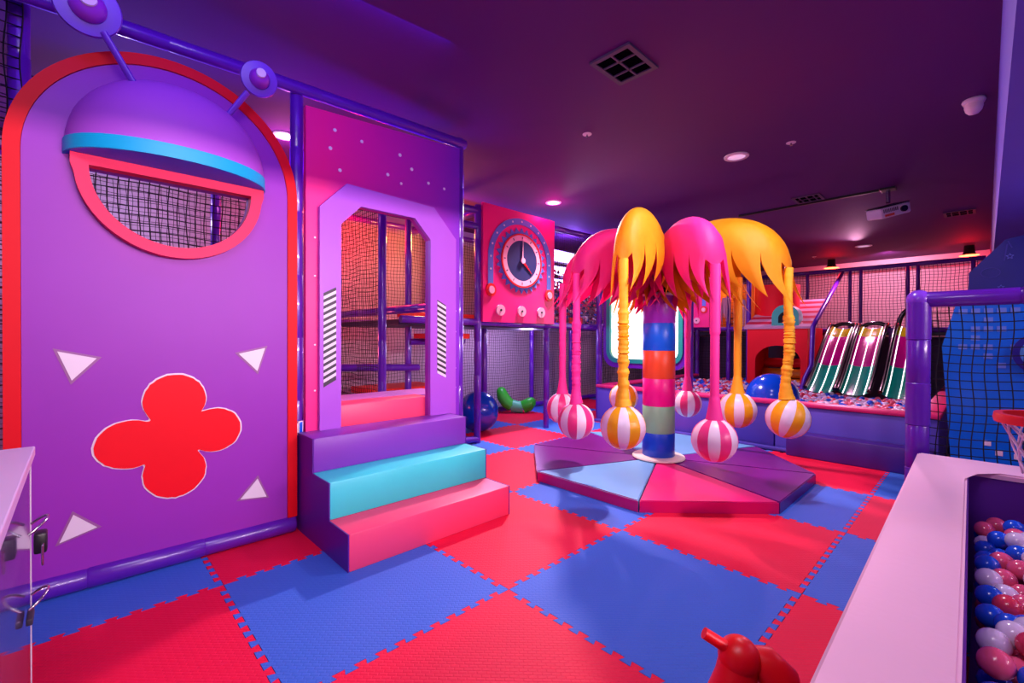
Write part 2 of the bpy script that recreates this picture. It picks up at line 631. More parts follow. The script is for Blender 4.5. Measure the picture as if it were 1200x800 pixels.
# ================================================================= setting
fl = struct(obj('floor', box(BM(), (-4.5, -4.6, -0.12), (12, 4.6, -0.016)), 'floor'))
struct(obj('ceiling', box(BM(), (-4.5, -4.6, 3.0), (12, 4.6, 3.1)), 'ceiling'))
struct(obj('wall_left', box(BM(), (-4.5, 4.42, -0.1), (12, 4.55, 3.0)), 'wall'))
struct(obj('wall_far', box(BM(), (11.75, -4.6, -0.1), (11.9, 4.42, 3.0)), 'wall'))
struct(obj('wall_right', box(BM(), (-4.5, -4.6, -0.1), (11.75, -4.5, 3.0)), 'wall'))
struct(obj('wall_back', box(BM(), (-4.6, -4.6, -0.1), (-4.5, 4.55, 3.0)), 'wall'))
struct(obj('trim_1', box(BM(), (-4.5, -4.5, 2.10), (11.75, -1.652, 3.0)), 'soffit'))          # soffit along the right
struct(obj('trim_2', box(BM(), (11.40, -1.652, 2.80), (11.75, 4.42, 3.0)), 'wall'))           # pale band under the far ceiling

# interlocking foam tiles, one metre square
P_, H_ = (1 - 0.08) / 11, 0.028


def edge_pts():
    e = [(0, 0)]
    for k in range(11):
        t = 0.04 + k * P_
        e += [(t + 0.32 * P_, 0), (t + 0.20 * P_, H_), (t + 0.80 * P_, H_), (t + 0.68 * P_, 0)]
    return e


def tile_mesh(name, m):
    e = edge_pts()
    bot = [(t, o) for t, o in e]
    rt = [(1 - o, t) for t, o in e]
    top = [(1 - 0, 1)] + [(t, 1 + o) for t, o in reversed(e[1:])]
    lf = [(0, 1)] + [(0 - o, t) for t, o in reversed(e[1:])]
    pts = bot + rt + top + lf
    pts = [((x - 0.5) * 0.9975, (y - 0.5) * 0.9975) for x, y in pts]
    bm = BM()
    plate(bm, pts, [], -0.016, 0.0, FZ(0))
    bmesh.ops.recalc_face_normals(bm, faces=bm.faces)
    me = bpy.data.meshes.new(name)
    bm.to_mesh(me)
    bm.free()
    me.materials.append(M[m])
    return me


tm = (tile_mesh('red_tile', 'red_foam'), tile_mesh('blue_tile', 'blue_foam'))
for i in range(-3, 7):
    for j in range(-3, 5):
        if i > 3 and not (j >= 2):
            continue
        o = bpy.data.objects.new('foam_tile', tm[(i + j) % 2])
        COL.objects.link(o)
        o.parent = fl
        o.location = (i + 0.5, j + 0.5, 0)

# ================================================================= near play frame
fr = thing('play_frame', 'purple padded tube play frame with black netting along the left wall', 'play frame', (0.8, 2.5, 0))
# posts on the front line, the middle line and the back line
for x, y, z in ((-1.93, 1.52, 3.0), (-1.72, 1.62, 3.0), (-0.49, 1.50, 2.86), (0.805, 1.48, 2.9), (0.62, 2.46, 2.8), (1.38, 3.25, 2.8), (1.86, 2.51, 2.78), (3.12, 2.56, 2.78),
                (-0.62, 3.2, 2.8), (0.75, 4.0, 2.8), (2.18, 4.0, 2.8), (3.12, 3.97, 2.8), (4.28, 2.52, 2.78), (5.4, 3.97, 2.8), (4.3, 3.97, 2.8), (2.55, 3.2, 1.42)):
    tube_part('post', fr, (x, y, 0), (x, y, z))
for a, b in (((-1.97, 1.46, 2.79), (0.85, 1.46, 2.86)),
             ((-1.97, 1.43, 0.052), (-0.53, 1.43, 0.052)),
             ((0.80, 1.5, 2.74), (0.80, 4.0, 2.74)),
             ((0.74, 1.55, 1.50), (0.74, 4.0, 1.50)),
             ((0.30, 3.0, 0.92), (1.38, 3.02, 0.88)),
             ((0.85, 2.51, 2.70), (4.28, 2.52, 2.76)),
             ((0.85, 2.51, 2.53), (1.86, 2.51, 2.53)),
             ((0.85, 2.51, 1.42), (4.28, 2.52, 1.40)),
             ((1.38, 3.22, 1.18), (2.2, 3.22, 1.18)),
             ((-2.0, 4.0, 2.76), (7.2, 4.0, 2.76)), ((0.75, 4.0, 1.42), (7.2, 4.0, 1.42)),
             ((0.75, 3.98, 0.05), (7.2, 3.98, 0.05)),
             ((1.86, 2.5, 1.40), (1.86, 4.0, 1.40)), ((3.12, 2.5, 1.40), (3.12, 4.0, 1.40)), ((4.28, 2.5, 1.40), (4.28, 4.0, 1.40)),
             ((1.86, 2.5, 2.70), (1.86, 4.0, 2.70)), ((3.12, 2.5, 2.70), (3.12, 4.0, 2.70)),
             ((0.85, 2.51, 0.05), (1.86, 2.51, 0.05))):
    r = 0.055 if b[2] < 0.053 and a[0] < -1 else 0.04
    tube_part('beam', fr, a, b, r)
net_part(fr, (-1.95, 2.25, 1.2), (1, 0, 0), (0, 0, 1), 1.45, 1.55, step=0.052, r=0.0034)
net_part(fr, (-1.97, 1.58, 0.1), (1, 0, 0), (0, 0, 1), 0.26, 2.9, step=0.05, r=0.003)
net_part(fr, (-2.0, 4.0, 0.1), (1, 0, 0), (0, 0, 1), 2.7, 2.6)
net_part(fr, (0.75, 4.0, 0.1), (1, 0, 0), (0, 0, 1), 2.4, 1.28)
net_part(fr, (0.75, 4.0, 1.42), (1, 0, 0), (0, 0, 1), 2.4, 1.32)
net_part(fr, (3.15, 4.0, 0.1), (1, 0, 0), (0, 0, 1), 4.0, 1.28)
net_part(fr, (3.15, 4.0, 1.42), (1, 0, 0), (0, 0, 1), 4.0, 1.32)
net_part(fr, (0.60, 2.5, 0.62), (0, 1, 0), (0, 0, 1), 1.5, 2.1)
net_part(fr, (3.14, 2.53, 1.44), (1, 0, 0), (0, 0, 1), 1.12, 1.3, m='net_grey')
obj('deck', box(BM(), (0.85, 2.55, 1.36), (4.25, 3.95, 1.42), 0.01), 'deck_dark', fr)
for x0, x1 in ((1.42, 1.84),):
    obj('step_pad', box(BM(), (x0, 2.62, 1.22), (x1, 3.2, 1.28), 0.012), 'deck_red', fr)
obj('step_pad', box(BM(), (0.95, 3.3, 0.54), (1.9, 3.9, 0.62), 0.012), 'deck_red', fr)
obj('edge_pad', box(BM(), (0.86, 2.535, 1.44), (1.84, 2.60, 1.50), 0.01), 'deck_red', fr)
obj('edge_pad', box(BM(), (3.72, 2.60, 1.44), (3.98, 2.66, 1.54), 0.01), 'deck_red', fr)
# low platform inside the doorway
obj('platform', box(BM(), (-0.50, 1.56, 0.0), (0.85, 3.9, 0.56)), 'deck_dark', fr)

tag(obj('mat_pad', box(BM(), (-0.26, 1.47, 0.56), (0.50, 1.66, 0.765), 0.015, 2), 'vinyl_pink', smooth=40, loc=(0.1, 1.5, 0.56)),
    'coral pink foam sill pad lying across the doorway floor', 'pad')
tag(obj('mat_pad', box(BM(), (-0.36, 1.95, 0.56), (1.0, 2.35, 0.72), 0.015, 2), 'vinyl_lilac', smooth=40, loc=(0.3, 2.1, 0.56)),
    'pale lilac foam pad behind the doorway sill', 'pad')

# streamer curtain on the upper deck
rn = random.Random(11)
bm = BM()
for k in range(900):
    x, z = 3.2 + rn.random() * 2.0, 1.5 + rn.random() * 0.78
    y = 3.0 + rn.random() * 0.5
    s = 0.022 + rn.random() * 0.022
    a = rn.random() * pi
    mi = rn.choice((0, 0, 1, 2, 3, 3, 4))
    c = Vector((x, y, z))
    d1, d2 = Vector((cos(a), sin(a) * 0.4, 0.3)).normalized() * s, Vector((-0.3, 0.2, cos(a))).normalized() * s * 0.7
    v = [bm.verts.new(c + d1), bm.verts.new(c + d2), bm.verts.new(c - d1), bm.verts.new(c - d2)]
    bm.faces.new(v).material_index = mi
st = obj('streamer_curtain', bm, ['deck_dark', 'ball_white', 'pb_blue', 'pb_red', 'fabric_pink'], loc=(4.2, 3.2, 1.42))
tag(st, 'dense curtain of small dark, pink, white and blue streamers on the upper deck', 'streamers', kind='stuff')

# bright light boxes behind the net on the left wall
for k, (z0, z1) in enumerate(((2.60, 2.78), (2.36, 2.50), (2.10, 2.27))):
    t = thing('light_box', ('uppermost', 'middle', 'lowest')[k] + ' of the three white glowing light bars behind the pink leaves', 'light', (4.3, 3.65, z0), 'white light bars on the upper deck')
    obj('housing', box(BM(), (3.5, 3.66, z0 - 0.02), (5.1, 3.74, z1 + 0.02), 0.01), 'white', t)
    obj('diffuser', box(BM(), (3.52, 3.64, z0), (5.08, 3.66, z1)), 'backlit', t)

# ================================================================= arch panel with the round window
ap = thing('arch_panel', 'large purple arched play panel with red rim and half-moon window', 'play panel', (-1.14, 1.42, 0.1))
cx, cz, R0 = -1.14, 2.075, 0.62


def arch(r, z0):
    return [(cx - r, z0)] + [(cx + r, z0)] + circ(cx, cz, r, n=48, a0=0, a1=pi)


win = [(p[0], p[1]) for p in circ(cx + 0.005, 2.045, 0.345, n=32, a0=pi, a1=2 * pi)]
wo = circ(cx + 0.005, 2.045, 0.40, n=32, a0=pi, a1=2 * pi)
obj('board', plate(BM(), arch(R0 - 0.056, 0.10), [win], 0.0, 0.05, FY(1.46)), 'board', ap, smooth=30)
horse = [(cx + R0, 0.10)] + circ(cx, cz, R0, n=48, a0=0, a1=pi) + [(cx - R0, 0.10), (cx - R0 + 0.055, 0.10)] + circ(cx, cz, R0 - 0.055, n=48, a0=0, a1=pi)[::-1] + [(cx + R0 - 0.055, 0.10)]
obj('rim', plate(BM(), horse, [], -0.005, 0.06, FY(1.46)), 'rim_red', ap, smooth=30)
wf = [(cx - 0.405, 2.11), (cx - 0.405, 2.045)] + wo[1:-1] + [(cx + 0.415, 2.045), (cx + 0.415, 2.11)]
obj('window_frame', plate(BM(), wf, [win], 0.05, 0.11, FY(1.46)), 'window_pink', ap, smooth=30)
# awning: quarter dome of fabric, teal hem, dark lining
bm = BM()
a_, b_, c_ = 0.425, 0.30, 0.40
N1, N2 = 28, 12
rows = []
for j in range(N2 + 1):
    ph = (pi / 2) * j / N2
    rr = cos(ph) ** 0.92
    zz = 2.15 + c_ * sin(ph)
    pk = 1 + 0.012 * (1 if j % 2 else -1) * (j > 8)
    rows.append([bm.verts.new(Vector((cx + a_ * rr * pk * cos(pi * k / N1), 1.41 - b_ * rr * sin(pi * k / N1), zz))) for k in range(N1 + 1)])
for j in range(N2):
    for k in range(N1):
        bm.faces.new((rows[j][k], rows[j][k + 1], rows[j + 1][k + 1], rows[j + 1][k]))
aw = obj('awning', bm, 'dome', ap, smooth=60)
ring = [(cx + (a_ + 0.006) * cos(pi * k / N1), 1.41 - (b_ + 0.006) * sin(pi * k / N1)) for k in range(N1 + 1)]
inner = [(cx + (a_ - 0.004) * cos(pi * k / N1), 1.41 - (b_ - 0.004) * sin(pi * k / N1)) for k in range(N1 + 1)]
obj('hem', plate(BM(), ring + inner[::-1], [], 0.0, 0.065, FZ(2.09)), 'teal_band', aw, smooth=30)
obj('lining', plate(BM(), inner, [], 0.0, 0.01, FZ(2.093)), 'under_blue', aw, smooth=30)
# antennae
for (p0, p1, c, r) in (((-1.295, 1.30, 2.43), (-1.43, 1.26, 2.65), (-1.483, 1.25, 2.735), 0.122), ((-0.925, 1.32, 2.44), (-0.83, 1.27, 2.60), (-0.775, 1.25, 2.686), 0.094)):
    at = obj('antenna', sweep(BM(), [p0, p1], 0.02, 12, flat=0.7), 'antenna', ap, smooth=40)
    fwdv = (Vector((-1.52, -1.6, 1.23)) - Vector(c)).normalized()
    fwdv = (fwdv + Vector((0.0, -1.2, -0.1))).normalized()
    bm = lathe(BM(), [(0, -0.014), (r * 0.95, -0.014), (r, 0), (r * 0.96, 0.012), (r * 0.60, 0.016), (0, 0.018)], seg=36)
    bmesh.ops.transform(bm, matrix=Matrix.Translation(c) @ fwdv.to_track_quat('Z', 'Y').to_matrix().to_4x4(), verts=bm.verts)
    obj('disc', bm, 'antenna', at, smooth=40)
    bm = lathe(BM(), [(r * 0.56, 0.012), (r * 0.54, 0.03), (r * 0.42, 0.055), (r * 0.2, 0.068), (0, 0.07)], seg=30)
    bmesh.ops.transform(bm, matrix=Matrix.Translation(c) @ fwdv.to_track_quat('Z', 'Y').to_matrix().to_4x4(), verts=bm.verts)
    obj('bulb', bm, 'antenna_bulb', at, smooth=60)
    bm = lathe(BM(), [(0.0, 0.0), (r * 0.27, 0.0), (r * 0.25, 0.008), (0, 0.01)], seg=24)
    up2 = fwdv.to_track_quat('Z', 'Y').to_matrix() @ Vector((0, 0.3, 0.95))
    bmesh.ops.transform(bm, matrix=Matrix.Translation(Vector(c) + up2.normalized() * (0.068)) @ up2.to_track_quat('Z', 'Y').to_matrix().to_4x4(), verts=bm.verts)
    obj('eye_dot', bm, 'white', at, smooth=40)


# quatrefoil
def quatre(grow, n=120):
    cs = [(0.18, 0.005, 0.130, 0.122), (-0.185, -0.02, 0.140, 0.122), (0, 0.19, 0.138, 0.138), (0, -0.195, 0.138, 0.138), (0, 0, 0.15, 0.13)]
    pts = []
    for i in range(n):
        t = 2 * pi * i / n
        best = 0.1
        for r in range(8, 80):
            q = r * 0.0045
            x, y = q * cos(t), q * sin(t)
            for (a, b, ra, rb) in cs:
                if ((x - a) / ra) ** 2 + ((y - b) / rb) ** 2 <= 1:
                    best = max(best, q)
        pts.append((-1.142 + (best + grow) * cos(t), 0.70 + (best + grow) * sin(t)))
    return pts


fo = obj('flower_outline', plate(BM(), quatre(0.009), [], 0.05, 0.054, FY(1.46)), 'white', ap)
obj('flower', plate(BM(), quatre(0.0), [], 0.054, 0.062, FY(1.46)), 'lobe_red', fo)
for tri in (((-1.605, 1.172), (-1.434, 1.127), (-1.544, 0.998)), ((-0.862, 1.137), (-0.689, 1.176), (-0.741, 1.006)),
            ((-0.854, 0.282), (-0.68, 0.229 + 0.0), (-0.741, 0.400)), ((-1.599, 0.242), (-1.436, 0.290), (-1.54, 0.393))):
    if tri[1] == (-0.68, 0.229):
        tri = ((-0.854, 0.272), (-0.68, 0.252), (-0.741, 0.400))
    g = (sum(p[0] for p in tri) / 3, sum(p[1] for p in tri) / 3)
    s = 0.80
    to = obj('triangle_outline', plate(BM(), list(tri), [], 0.05, 0.053, FY(1.46)), 'grey_line', ap)
    obj('triangle', plate(BM(), [(g[0] + (p[0] - g[0]) * s, g[1] + (p[1] - g[1]) * s) for p in tri], [], 0.053, 0.058, FY(1.46)), 'white', to)

# ================================================================= doorway panel
dp = thing('doorway_panel', 'tall pink-to-purple play panel with chamfered purple doorway and striped jambs', 'play panel', (0.155, 1.45, 0.6))
opening = [(-0.24, 0.60), (0.47, 0.60), (0.47, 1.99), (0.33, 2.135), (-0.10, 2.135), (-0.24, 1.99)]
outer = [(-0.382, 0.60), (0.60, 0.60), (0.60, 2.05), (0.47, 2.27), (-0.20, 2.27), (-0.382, 2.08)]
obj('board', plate(BM(), [(-0.457, 0.58), (0.775, 0.58), (0.775, 2.80), (-0.457, 2.72)], [[(x, z + 0.0) for x, z in [(-0.24, 0.601), (0.47, 0.601), (0.47, 1.99), (0.33, 2.135), (-0.10, 2.135), (-0.24, 1.99)]]], 0.0, 0.04, FY(1.47)), 'portal_pink', dp)
o2 = [(-0.382, 0.605), (-0.24, 0.605), (-0.24, 1.99), (-0.10, 2.135), (0.33, 2.135), (0.47, 1.99), (0.47, 0.605), (0.715, 0.605), (0.715, 2.03), (0.50, 2.25), (-0.20, 2.27), (-0.382, 2.08)]
obj('door_frame', plate(BM(), o2, [], 0.04, 0.075, FY(1.47)), 'doorframe', dp)
for x0, x1, z0, n, dz in ((-0.358, -0.275, 0.93, 14, 0.045), (0.532, 0.615, 0.94, 14, -0.04)):
    bm = BM()
    z1 = z0 + n * 0.042
    if dz > 0:
        poly = [(x0, z0 - 0.03), (x1, z0 - 0.03 + dz), (x1, z1 + dz), (x0, z1)]
    else:
        poly = [(x0, z0 - 0.03 + 0.04), (x1, z0 - 0.03), (x1, z1 - 0.04 + 0.0), (x0, z1)]
    plate(bm, poly, [], 0.075, 0.077, FY(1.47), 0)
    for k in range(n):
        a = z0 + k * 0.042
        if dz > 0:
            q = [(x0, a), (x1, a + dz), (x1, a + dz + 0.021), (x0, a + 0.021)]
        else:
            q = [(x0, a + 0.01), (x1, a - 0.03), (x1, a - 0.009), (x0, a + 0.031)]
        plate(bm, q, [], 0.077, 0.079, FY(1.47), 1)
    obj('hazard_stripes', bm, ['charcoal', 'white'], dp)
bm = BM()
for x, z in ((-0.27, 2.62), (-0.08, 2.60), (-0.30, 2.49), (-0.235, 2.36), (0.22, 2.59), (0.12, 2.42), (0.32, 2.51), (0.23, 2.38), (0.47, 2.44), (0.62, 2.43)):
    plate(bm, circ(x, z, 0.010 + 0.003 * ((x * 31) % 1), n=12), [], 0.04, 0.043, FY(1.47))
for z in (1.9, 1.65, 1.2, 0.9):
    plate(bm, circ(-0.40, z - 0.02, 0.006, n=10), [], 0.04, 0.043, FY(1.47))
for z in (1.45, 1.28, 0.98, 0.82):
    plate(bm, circ(0.735, z, 0.007, n=10), [], 0.04, 0.043, FY(1.47))
obj('star_dots', bm, 'white', dp)

tag(obj('foam_offcut', box(box(BM(), (-0.55, 1.44, 0.60), (-0.50, 1.47, 0.68), 0.006, 2, 0), (-0.50, 1.44, 0.61), (-0.468, 1.47, 0.69), 0.006, 2, 1), ['ball_white', 'pb_blue'], smooth=40, loc=(-0.5, 1.45, 0.6)),  # unidentified small item, two joined blocks
    'small white and blue object wedged beside the purple post above the steps', 'small object')

# ================================================================= foam steps
fs = thing('foam_steps', 'three-step soft foam stair in purple, teal and coral below the doorway', 'steps', (0.07, 1.06, 0))
X0, X1 = -0.505, 0.655
for (y0, y1, z0, z1, m, nm) in ((0.685, 1.44, 0.0, 0.200, 'vinyl_pink', 'coral pink bottom step'), (0.935, 1.44, 0.200, 0.412, 'vinyl_teal', 'teal middle step'), (1.18, 1.44, 0.412, 0.620, 'vinyl_purple', 'purple top step')):
    o = obj('step', box(BM(), (X0 + 0.006, y0, z0), (X1 - 0.006, y1, z1 - 0.001), 0.006, 2), m, fs, smooth=40)
    o['label'] = nm
prof = [(0.687, 0.0), (1.44, 0.0), (1.44, 0.618), (1.182, 0.618), (1.182, 0.410), (0.937, 0.410), (0.937, 0.198), (0.687, 0.198)]
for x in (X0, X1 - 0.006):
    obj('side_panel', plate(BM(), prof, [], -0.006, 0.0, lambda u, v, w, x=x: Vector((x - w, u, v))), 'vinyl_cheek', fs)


# ================================================================= clock panels
def clock_panel(label, F, u0, u1, z0, z1, base, small=False):
    t = thing('clock_panel', label, 'play panel', base, 'pink clock panels')
    obj('board', plate(BM(), [(u0, z0), (u1, z0), (u1, z1), (u0, z1)], [], 0.0, 0.035, F), 'clock_pink', t)
    W = u1 - u0
    s = W / 1.26
    uc, zc = u0 + W * 0.50, z0 + (z1 - z0) * 0.56
    sz = (z1 - z0) / 1.39
    def el(r, n=48, a0=0.0, a1=2 * pi):
        return circ(uc, zc, r * s, r * sz * 0.95, n, a0, a1)
    band = el(0.555, 32, 0, pi)
    band_i = el(0.475, 32, 0, pi)
    shape = band + [(uc - 0.555 * s, zc - 0.33 * sz), (uc - 0.475 * s, zc - 0.33 * sz)] + band_i[::-1] + [(uc + 0.475 * s, zc - 0.33 * sz), (uc + 0.555 * s, zc - 0.33 * sz)]
    bd = obj('arch_band', plate(BM(), shape, [], 0.035, 0.042, F), 'clock_blue', t)
    bm = BM()
    for k in range(13):
        a = pi * (k - 1) / 10.0
        if 0 <= a <= pi:
            p = (uc + 0.515 * s * cos(a), zc + 0.49 * sz * sin(a))
        else:
            p = (uc + (0.515 if a < 0 else -0.515) * s, zc - 0.15 * sz)
        plate(bm, circ(p[0], p[1], 0.013 * s, 0.013 * sz, 8), [], 0.042, 0.045, F)
    obj('lights', bm, 'ball_white', bd)
    teeth = []
    for k in range(56):
        a = 2 * pi * k / 56
        r = 0.435 if k % 2 == 0 else 0.372
        teeth.append((uc + r * s * cos(a), zc + r * sz * 0.95 * sin(a)))
    obj('gear', plate(BM(), teeth, [], 0.035, 0.044, F), 'clock_blue', t)
    obj('bezel', plate(BM(), el(0.355), [el(0.335)], 0.044, 0.058, F), 'red', t, smooth=30)
    obj('chapter_ring', plate(BM(), el(0.336), [el(0.265)], 0.044, 0.053, F), 'clock_face_pink', t, smooth=30)
    obj('dial', plate(BM(), el(0.266), [], 0.044, 0.050, F), 'clock_navy', t, smooth=30)
    bm = BM()
    for k in range(12):
        a = pi / 6 * k
        c0, c1 = 0.285, 0.315
        d = 0.006
        plate(bm, [(uc + (c0 * cos(a) - d * sin(a)) * s, zc + (c0 * sin(a) + d * cos(a)) * sz * .95), (uc + (c1 * cos(a) - d * sin(a)) * s, zc + (c1 * sin(a) + d * cos(a)) * sz * .95),
                   (uc + (c1 * cos(a) + d * sin(a)) * s, zc + (c1 * sin(a) - d * cos(a)) * sz * .95), (uc + (c0 * cos(a) + d * sin(a)) * s, zc + (c0 * sin(a) - d * cos(a)) * sz * .95)], [], 0.053, 0.055, F)
    obj('ticks', bm, 'clock_navy', t)
    obj('long_hand', plate(BM(), [(uc - 0.012 * s, zc), (uc + 0.012 * s, zc), (uc + 0.004 * s, zc + 0.26 * sz)], [], 0.056, 0.064, F), 'clock_face_pink', t)
    sg = -1 if F is not None and u1 < 0 else 1
    obj('short_hand', plate(BM(), [(uc - 0.010 * s, zc - 0.012 * sz), (uc + 0.17 * s * CLK[0], zc - 0.15 * sz), (uc + 0.010 * s, zc + 0.012 * sz)], [], 0.052, 0.060, F), 'red', t)
    obj('hub', plate(BM(), circ(uc, zc, 0.035 * s, 0.035 * sz, 20), [], 0.06, 0.075, F), 'clock_face_pink', t, smooth=30)
    for sgn in (-1, 1):
        k = obj('side_knob', plate(BM(), circ(uc + sgn * 0.515 * s, zc - 0.40 * sz, 0.078 * s, 0.078 * sz, 24), [], 0.035, 0.055, F), 'red', t, smooth=30)
        obj('knob_centre', plate(BM(), circ(uc + sgn * 0.515 * s, zc - 0.40 * sz, 0.045 * s, 0.045 * sz, 20), [], 0.055, 0.065, F), 'clock_face_pink', k, smooth=30)
    for q in (-0.36, 0.0, 0.36):
        k = obj('knob', plate(BM(), circ(uc + q * s, z0 + 0.145 * sz, 0.07 * s, 0.066 * sz, 24), [], 0.035, 0.055, F), 'clock_face_pink', t, smooth=30)
        obj('knob_centre', plate(BM(), circ(uc + q * s, z0 + 0.145 * sz, 0.014 * s, 0.014 * sz, 12), [], 0.055, 0.062, F), 'black', k)
    return t


CLK = (1,)
clock_panel('large pink clock-dial panel on the frame left of the palm ride', FY(2.48), 1.885, 3.145, 1.42, 2.81, (2.51, 2.48, 1.42))
CLK = (-1,)
clock_panel('small far pink clock-dial panel seen right of the striped column', FX(6.7), 1.83, 2.86, 1.44, 2.60, (6.7, 2.35, 1.44))

# ================================================================= inside the frame
t = obj('exercise_ball', ball(BM(), (2.28, 3.0, 0.266), 0.266, 4), 'exercise_blue', smooth=180, loc=(2.28, 3.0, 0))
tag(t, 'big glossy blue exercise ball on the floor under the clock panel', 'ball')
gt = thing('green_rocker', 'green plastic curved rocker toy with pale middle near the back net', 'toy', (3.7, 3.75, 0))


def rock(u, w):
    # u along the toy, height as a shallow V with a tall left arm
    return Vector((3.70, 3.70, 0)) + Vector((0.69, -0.72, 0)) * u + Vector((0.72, 0.69, 0)) * w


def ribbon(bm, prof, w0, w1, th):
    n = len(prof)
    A = []
    for (u, z) in prof:
        A.append([bm.verts.new(rock(u, w0) + Vector((0, 0, z))), bm.verts.new(rock(u, w1) + Vector((0, 0, z))),
                  bm.verts.new(rock(u, w1) + Vector((0, 0, z + th))), bm.verts.new(rock(u, w0) + Vector((0, 0, z + th)))])
    for i in range(n - 1):
        for k in range(4):
            bm.faces.new((A[i][k], A[i][(k + 1) % 4], A[i + 1][(k + 1) % 4], A[i + 1][k]))
    bm.faces.new(A[0])
    bm.faces.new(A[-1])
    return bm


def limb(pts, rads):
    return sweep(BM(), [rock(u, 0) + Vector((0, 0, z)) for u, z in pts], rads, 16, flat=1.3)


obj('backrest', limb([(-0.29, 0.42), (-0.285, 0.38), (-0.25, 0.27), (-0.18, 0.17), (-0.10, 0.12)], [0.03, 0.065, 0.085, 0.085, 0.080]), 'green', gt, smooth=50)
obj('seat', limb([(-0.10, 0.12), (0.0, 0.10), (0.08, 0.10)], [0.079, 0.072, 0.078]), 'green_pale', gt, smooth=50)
obj('nose', limb([(0.08, 0.10), (0.16, 0.13), (0.23, 0.20), (0.26, 0.24)], [0.080, 0.085, 0.065, 0.03]), 'green', gt, smooth=50)

# ================================================================= palm ride
CX, CY = 2.52, 0.57
pl = thing('octagon_platform', 'low octagonal soft platform of coloured wedges under the palm ride', 'platform', (CX, CY, 0))
ap_ = 1.183
RV = ap_ / cos(pi / 8)
wm = {0: 'wedge_blue', 45: 'wedge_blue', 90: 'wedge_purple', 135: 'wedge_purple', 180: 'wedge_blue', 225: 'wedge_pink', 270: 'wedge_purple', 315: 'wedge_purple'}
for d, m in wm.items():
    a = radians(d)
    g = 0.004
    o_ = Vector((cos(a), sin(a))) * 0.012
    tri = [(CX + o_.x, CY + o_.y), (CX + RV * cos(a - pi / 8 + g), CY + RV * sin(a - pi / 8 + g)), (CX + RV * cos(a + pi / 8 - g), CY + RV * sin(a + pi / 8 - g))]
    bm = plate(BM(), tri, [], 0.001, 0.085, FZ(0))
    bmesh.ops.bevel(bm, geom=[e for e in bm.edges if min(v.co.z for v in e.verts) > 0.05], offset=0.006, segments=2, affect='EDGES')
    bmesh.ops.recalc_face_normals(bm, faces=bm.faces)
    for f in bm.faces:
        n = f.normal
        f.material_index = 1 if (n.z < 0.3 and n.x * cos(a) + n.y * sin(a) > 0.5) else 0
    side = {180: 'wedge_pink', 225: 'wedge_pink'}.get(d, m)
    obj('wedge', bm, [m, side], pl)

pr = thing('palm_ride', 'palm-tree ride with striped column and pink and yellow fabric leaves', 'play ride', (CX, CY, 0.086))
obj('base_disc', lathe(BM(), [(0, 0.0), (0.235, 0.0), (0.245, 0.008), (0.24, 0.02), (0.15, 0.026), (0, 0.026)], (CX, CY, 0.0875), 48), 'cream', pr, smooth=40)
z = 0.112
for m, z1 in (('band_deep', 0.335), ('band_sage', 0.590), ('band_pink', 0.850), ('band_orange', 1.115), ('band_blue', 1.375), ('band_purple', 1.635)):
    obj('band', lathe(BM(), [(0, z), (0.147, z), (0.150, z + 0.004), (0.150, z1 - 0.004), (0.147, z1), (0, z1)], (CX, CY, 0), 40), m, pr, smooth=40)
    z = z1
obj('cap', lathe(BM(), [(0, 1.635), (0.156, 1.635), (0.158, 1.655), (0.12, 1.665), (0, 1.667)], (CX, CY, 0), 36), 'white', pr, smooth=40)
hub = obj('hub', lathe(BM(), [(0, 1.667), (0.085, 1.667), (0.085, 1.72), (0.05, 1.73), (0.05, 1.82), (0.03, 1.85), (0, 1.85)], (CX, CY, 0), 24), 'black', pr, smooth=40)
bm = BM()
for k in range(8):
    a = 2 * pi * k / 8
    ball(bm, (CX + 0.10 * cos(a), CY + 0.10 * sin(a), 1.685), 0.016, 2)
obj('bolts', bm, 'chrome', hub, smooth=60)

# ball centre, colour, ruffled, label
BR = 0.15
HB = [((2.325, -0.581, 0.634), 'yellow', True, 'yellow and white hanging ball on a ruffled strap, rightmost of the ride'),
      ((1.643, -0.317, 0.534), 'pink', False, 'large pink and white hanging ball on a smooth pink sleeve, in front'),
      ((1.128, 0.080, 0.633), 'yellow', True, 'yellow and white hanging ball nearest the light blue wedge'),
      ((1.456, 0.735, 0.545), 'pink', True, 'pink and white hanging ball whose shadow lies on the purple wedge'),
      ((1.837, 1.200, 0.559), 'pink', False, 'leftmost pink and white hanging ball, half behind another pink one'),
      ((2.650, 1.040, 0.605), 'yellow', False, 'yellow and white hanging ball mostly hidden behind the front yellow ball'),
      ((3.300, 0.650, 0.522), 'pink', False, 'small dark pink and white hanging ball just right of the striped column'),
      ((2.472, -0.168, 0.634), 'yellow', False, 'yellow and white hanging ball in front of the big blue pit ball')]


def gore_bm(r, n=12):
    bm = BM()
    K = 14
    a0, a1 = -pi / n, pi / n
    rows = []
    for j in range(K + 1):
        ph = -pi / 2 + pi * j / K
        if j in (0, K):
            rows.append([bm.verts.new((0, 0, r * sin(ph)))])
        else:
            rows.append([bm.verts.new((r * cos(ph) * cos(a0 + (a1 - a0) * k / 3), r * cos(ph) * sin(a0 + (a1 - a0) * k / 3), r * sin(ph))) for k in range(4)])
    for j in range(K):
        A, B = rows[j], rows[j + 1]
        for k in range(3):
            if len(A) == 1:
                bm.faces.new((A[0], B[k + 1], B[k]))
            elif len(B) == 1:
                bm.faces.new((A[k], A[k + 1], B[0]))
            else:
                bm.faces.new((A[k], A[k + 1], B[k + 1], B[k]))
    return bm


gore = {}
for c in ('pink', 'yellow', 'white'):
    o = obj('gore', gore_bm(BR), 'ball_' + c, smooth=180)
    gore[c] = o.data
    bpy.data.objects.remove(o)

rn = random.Random(5)


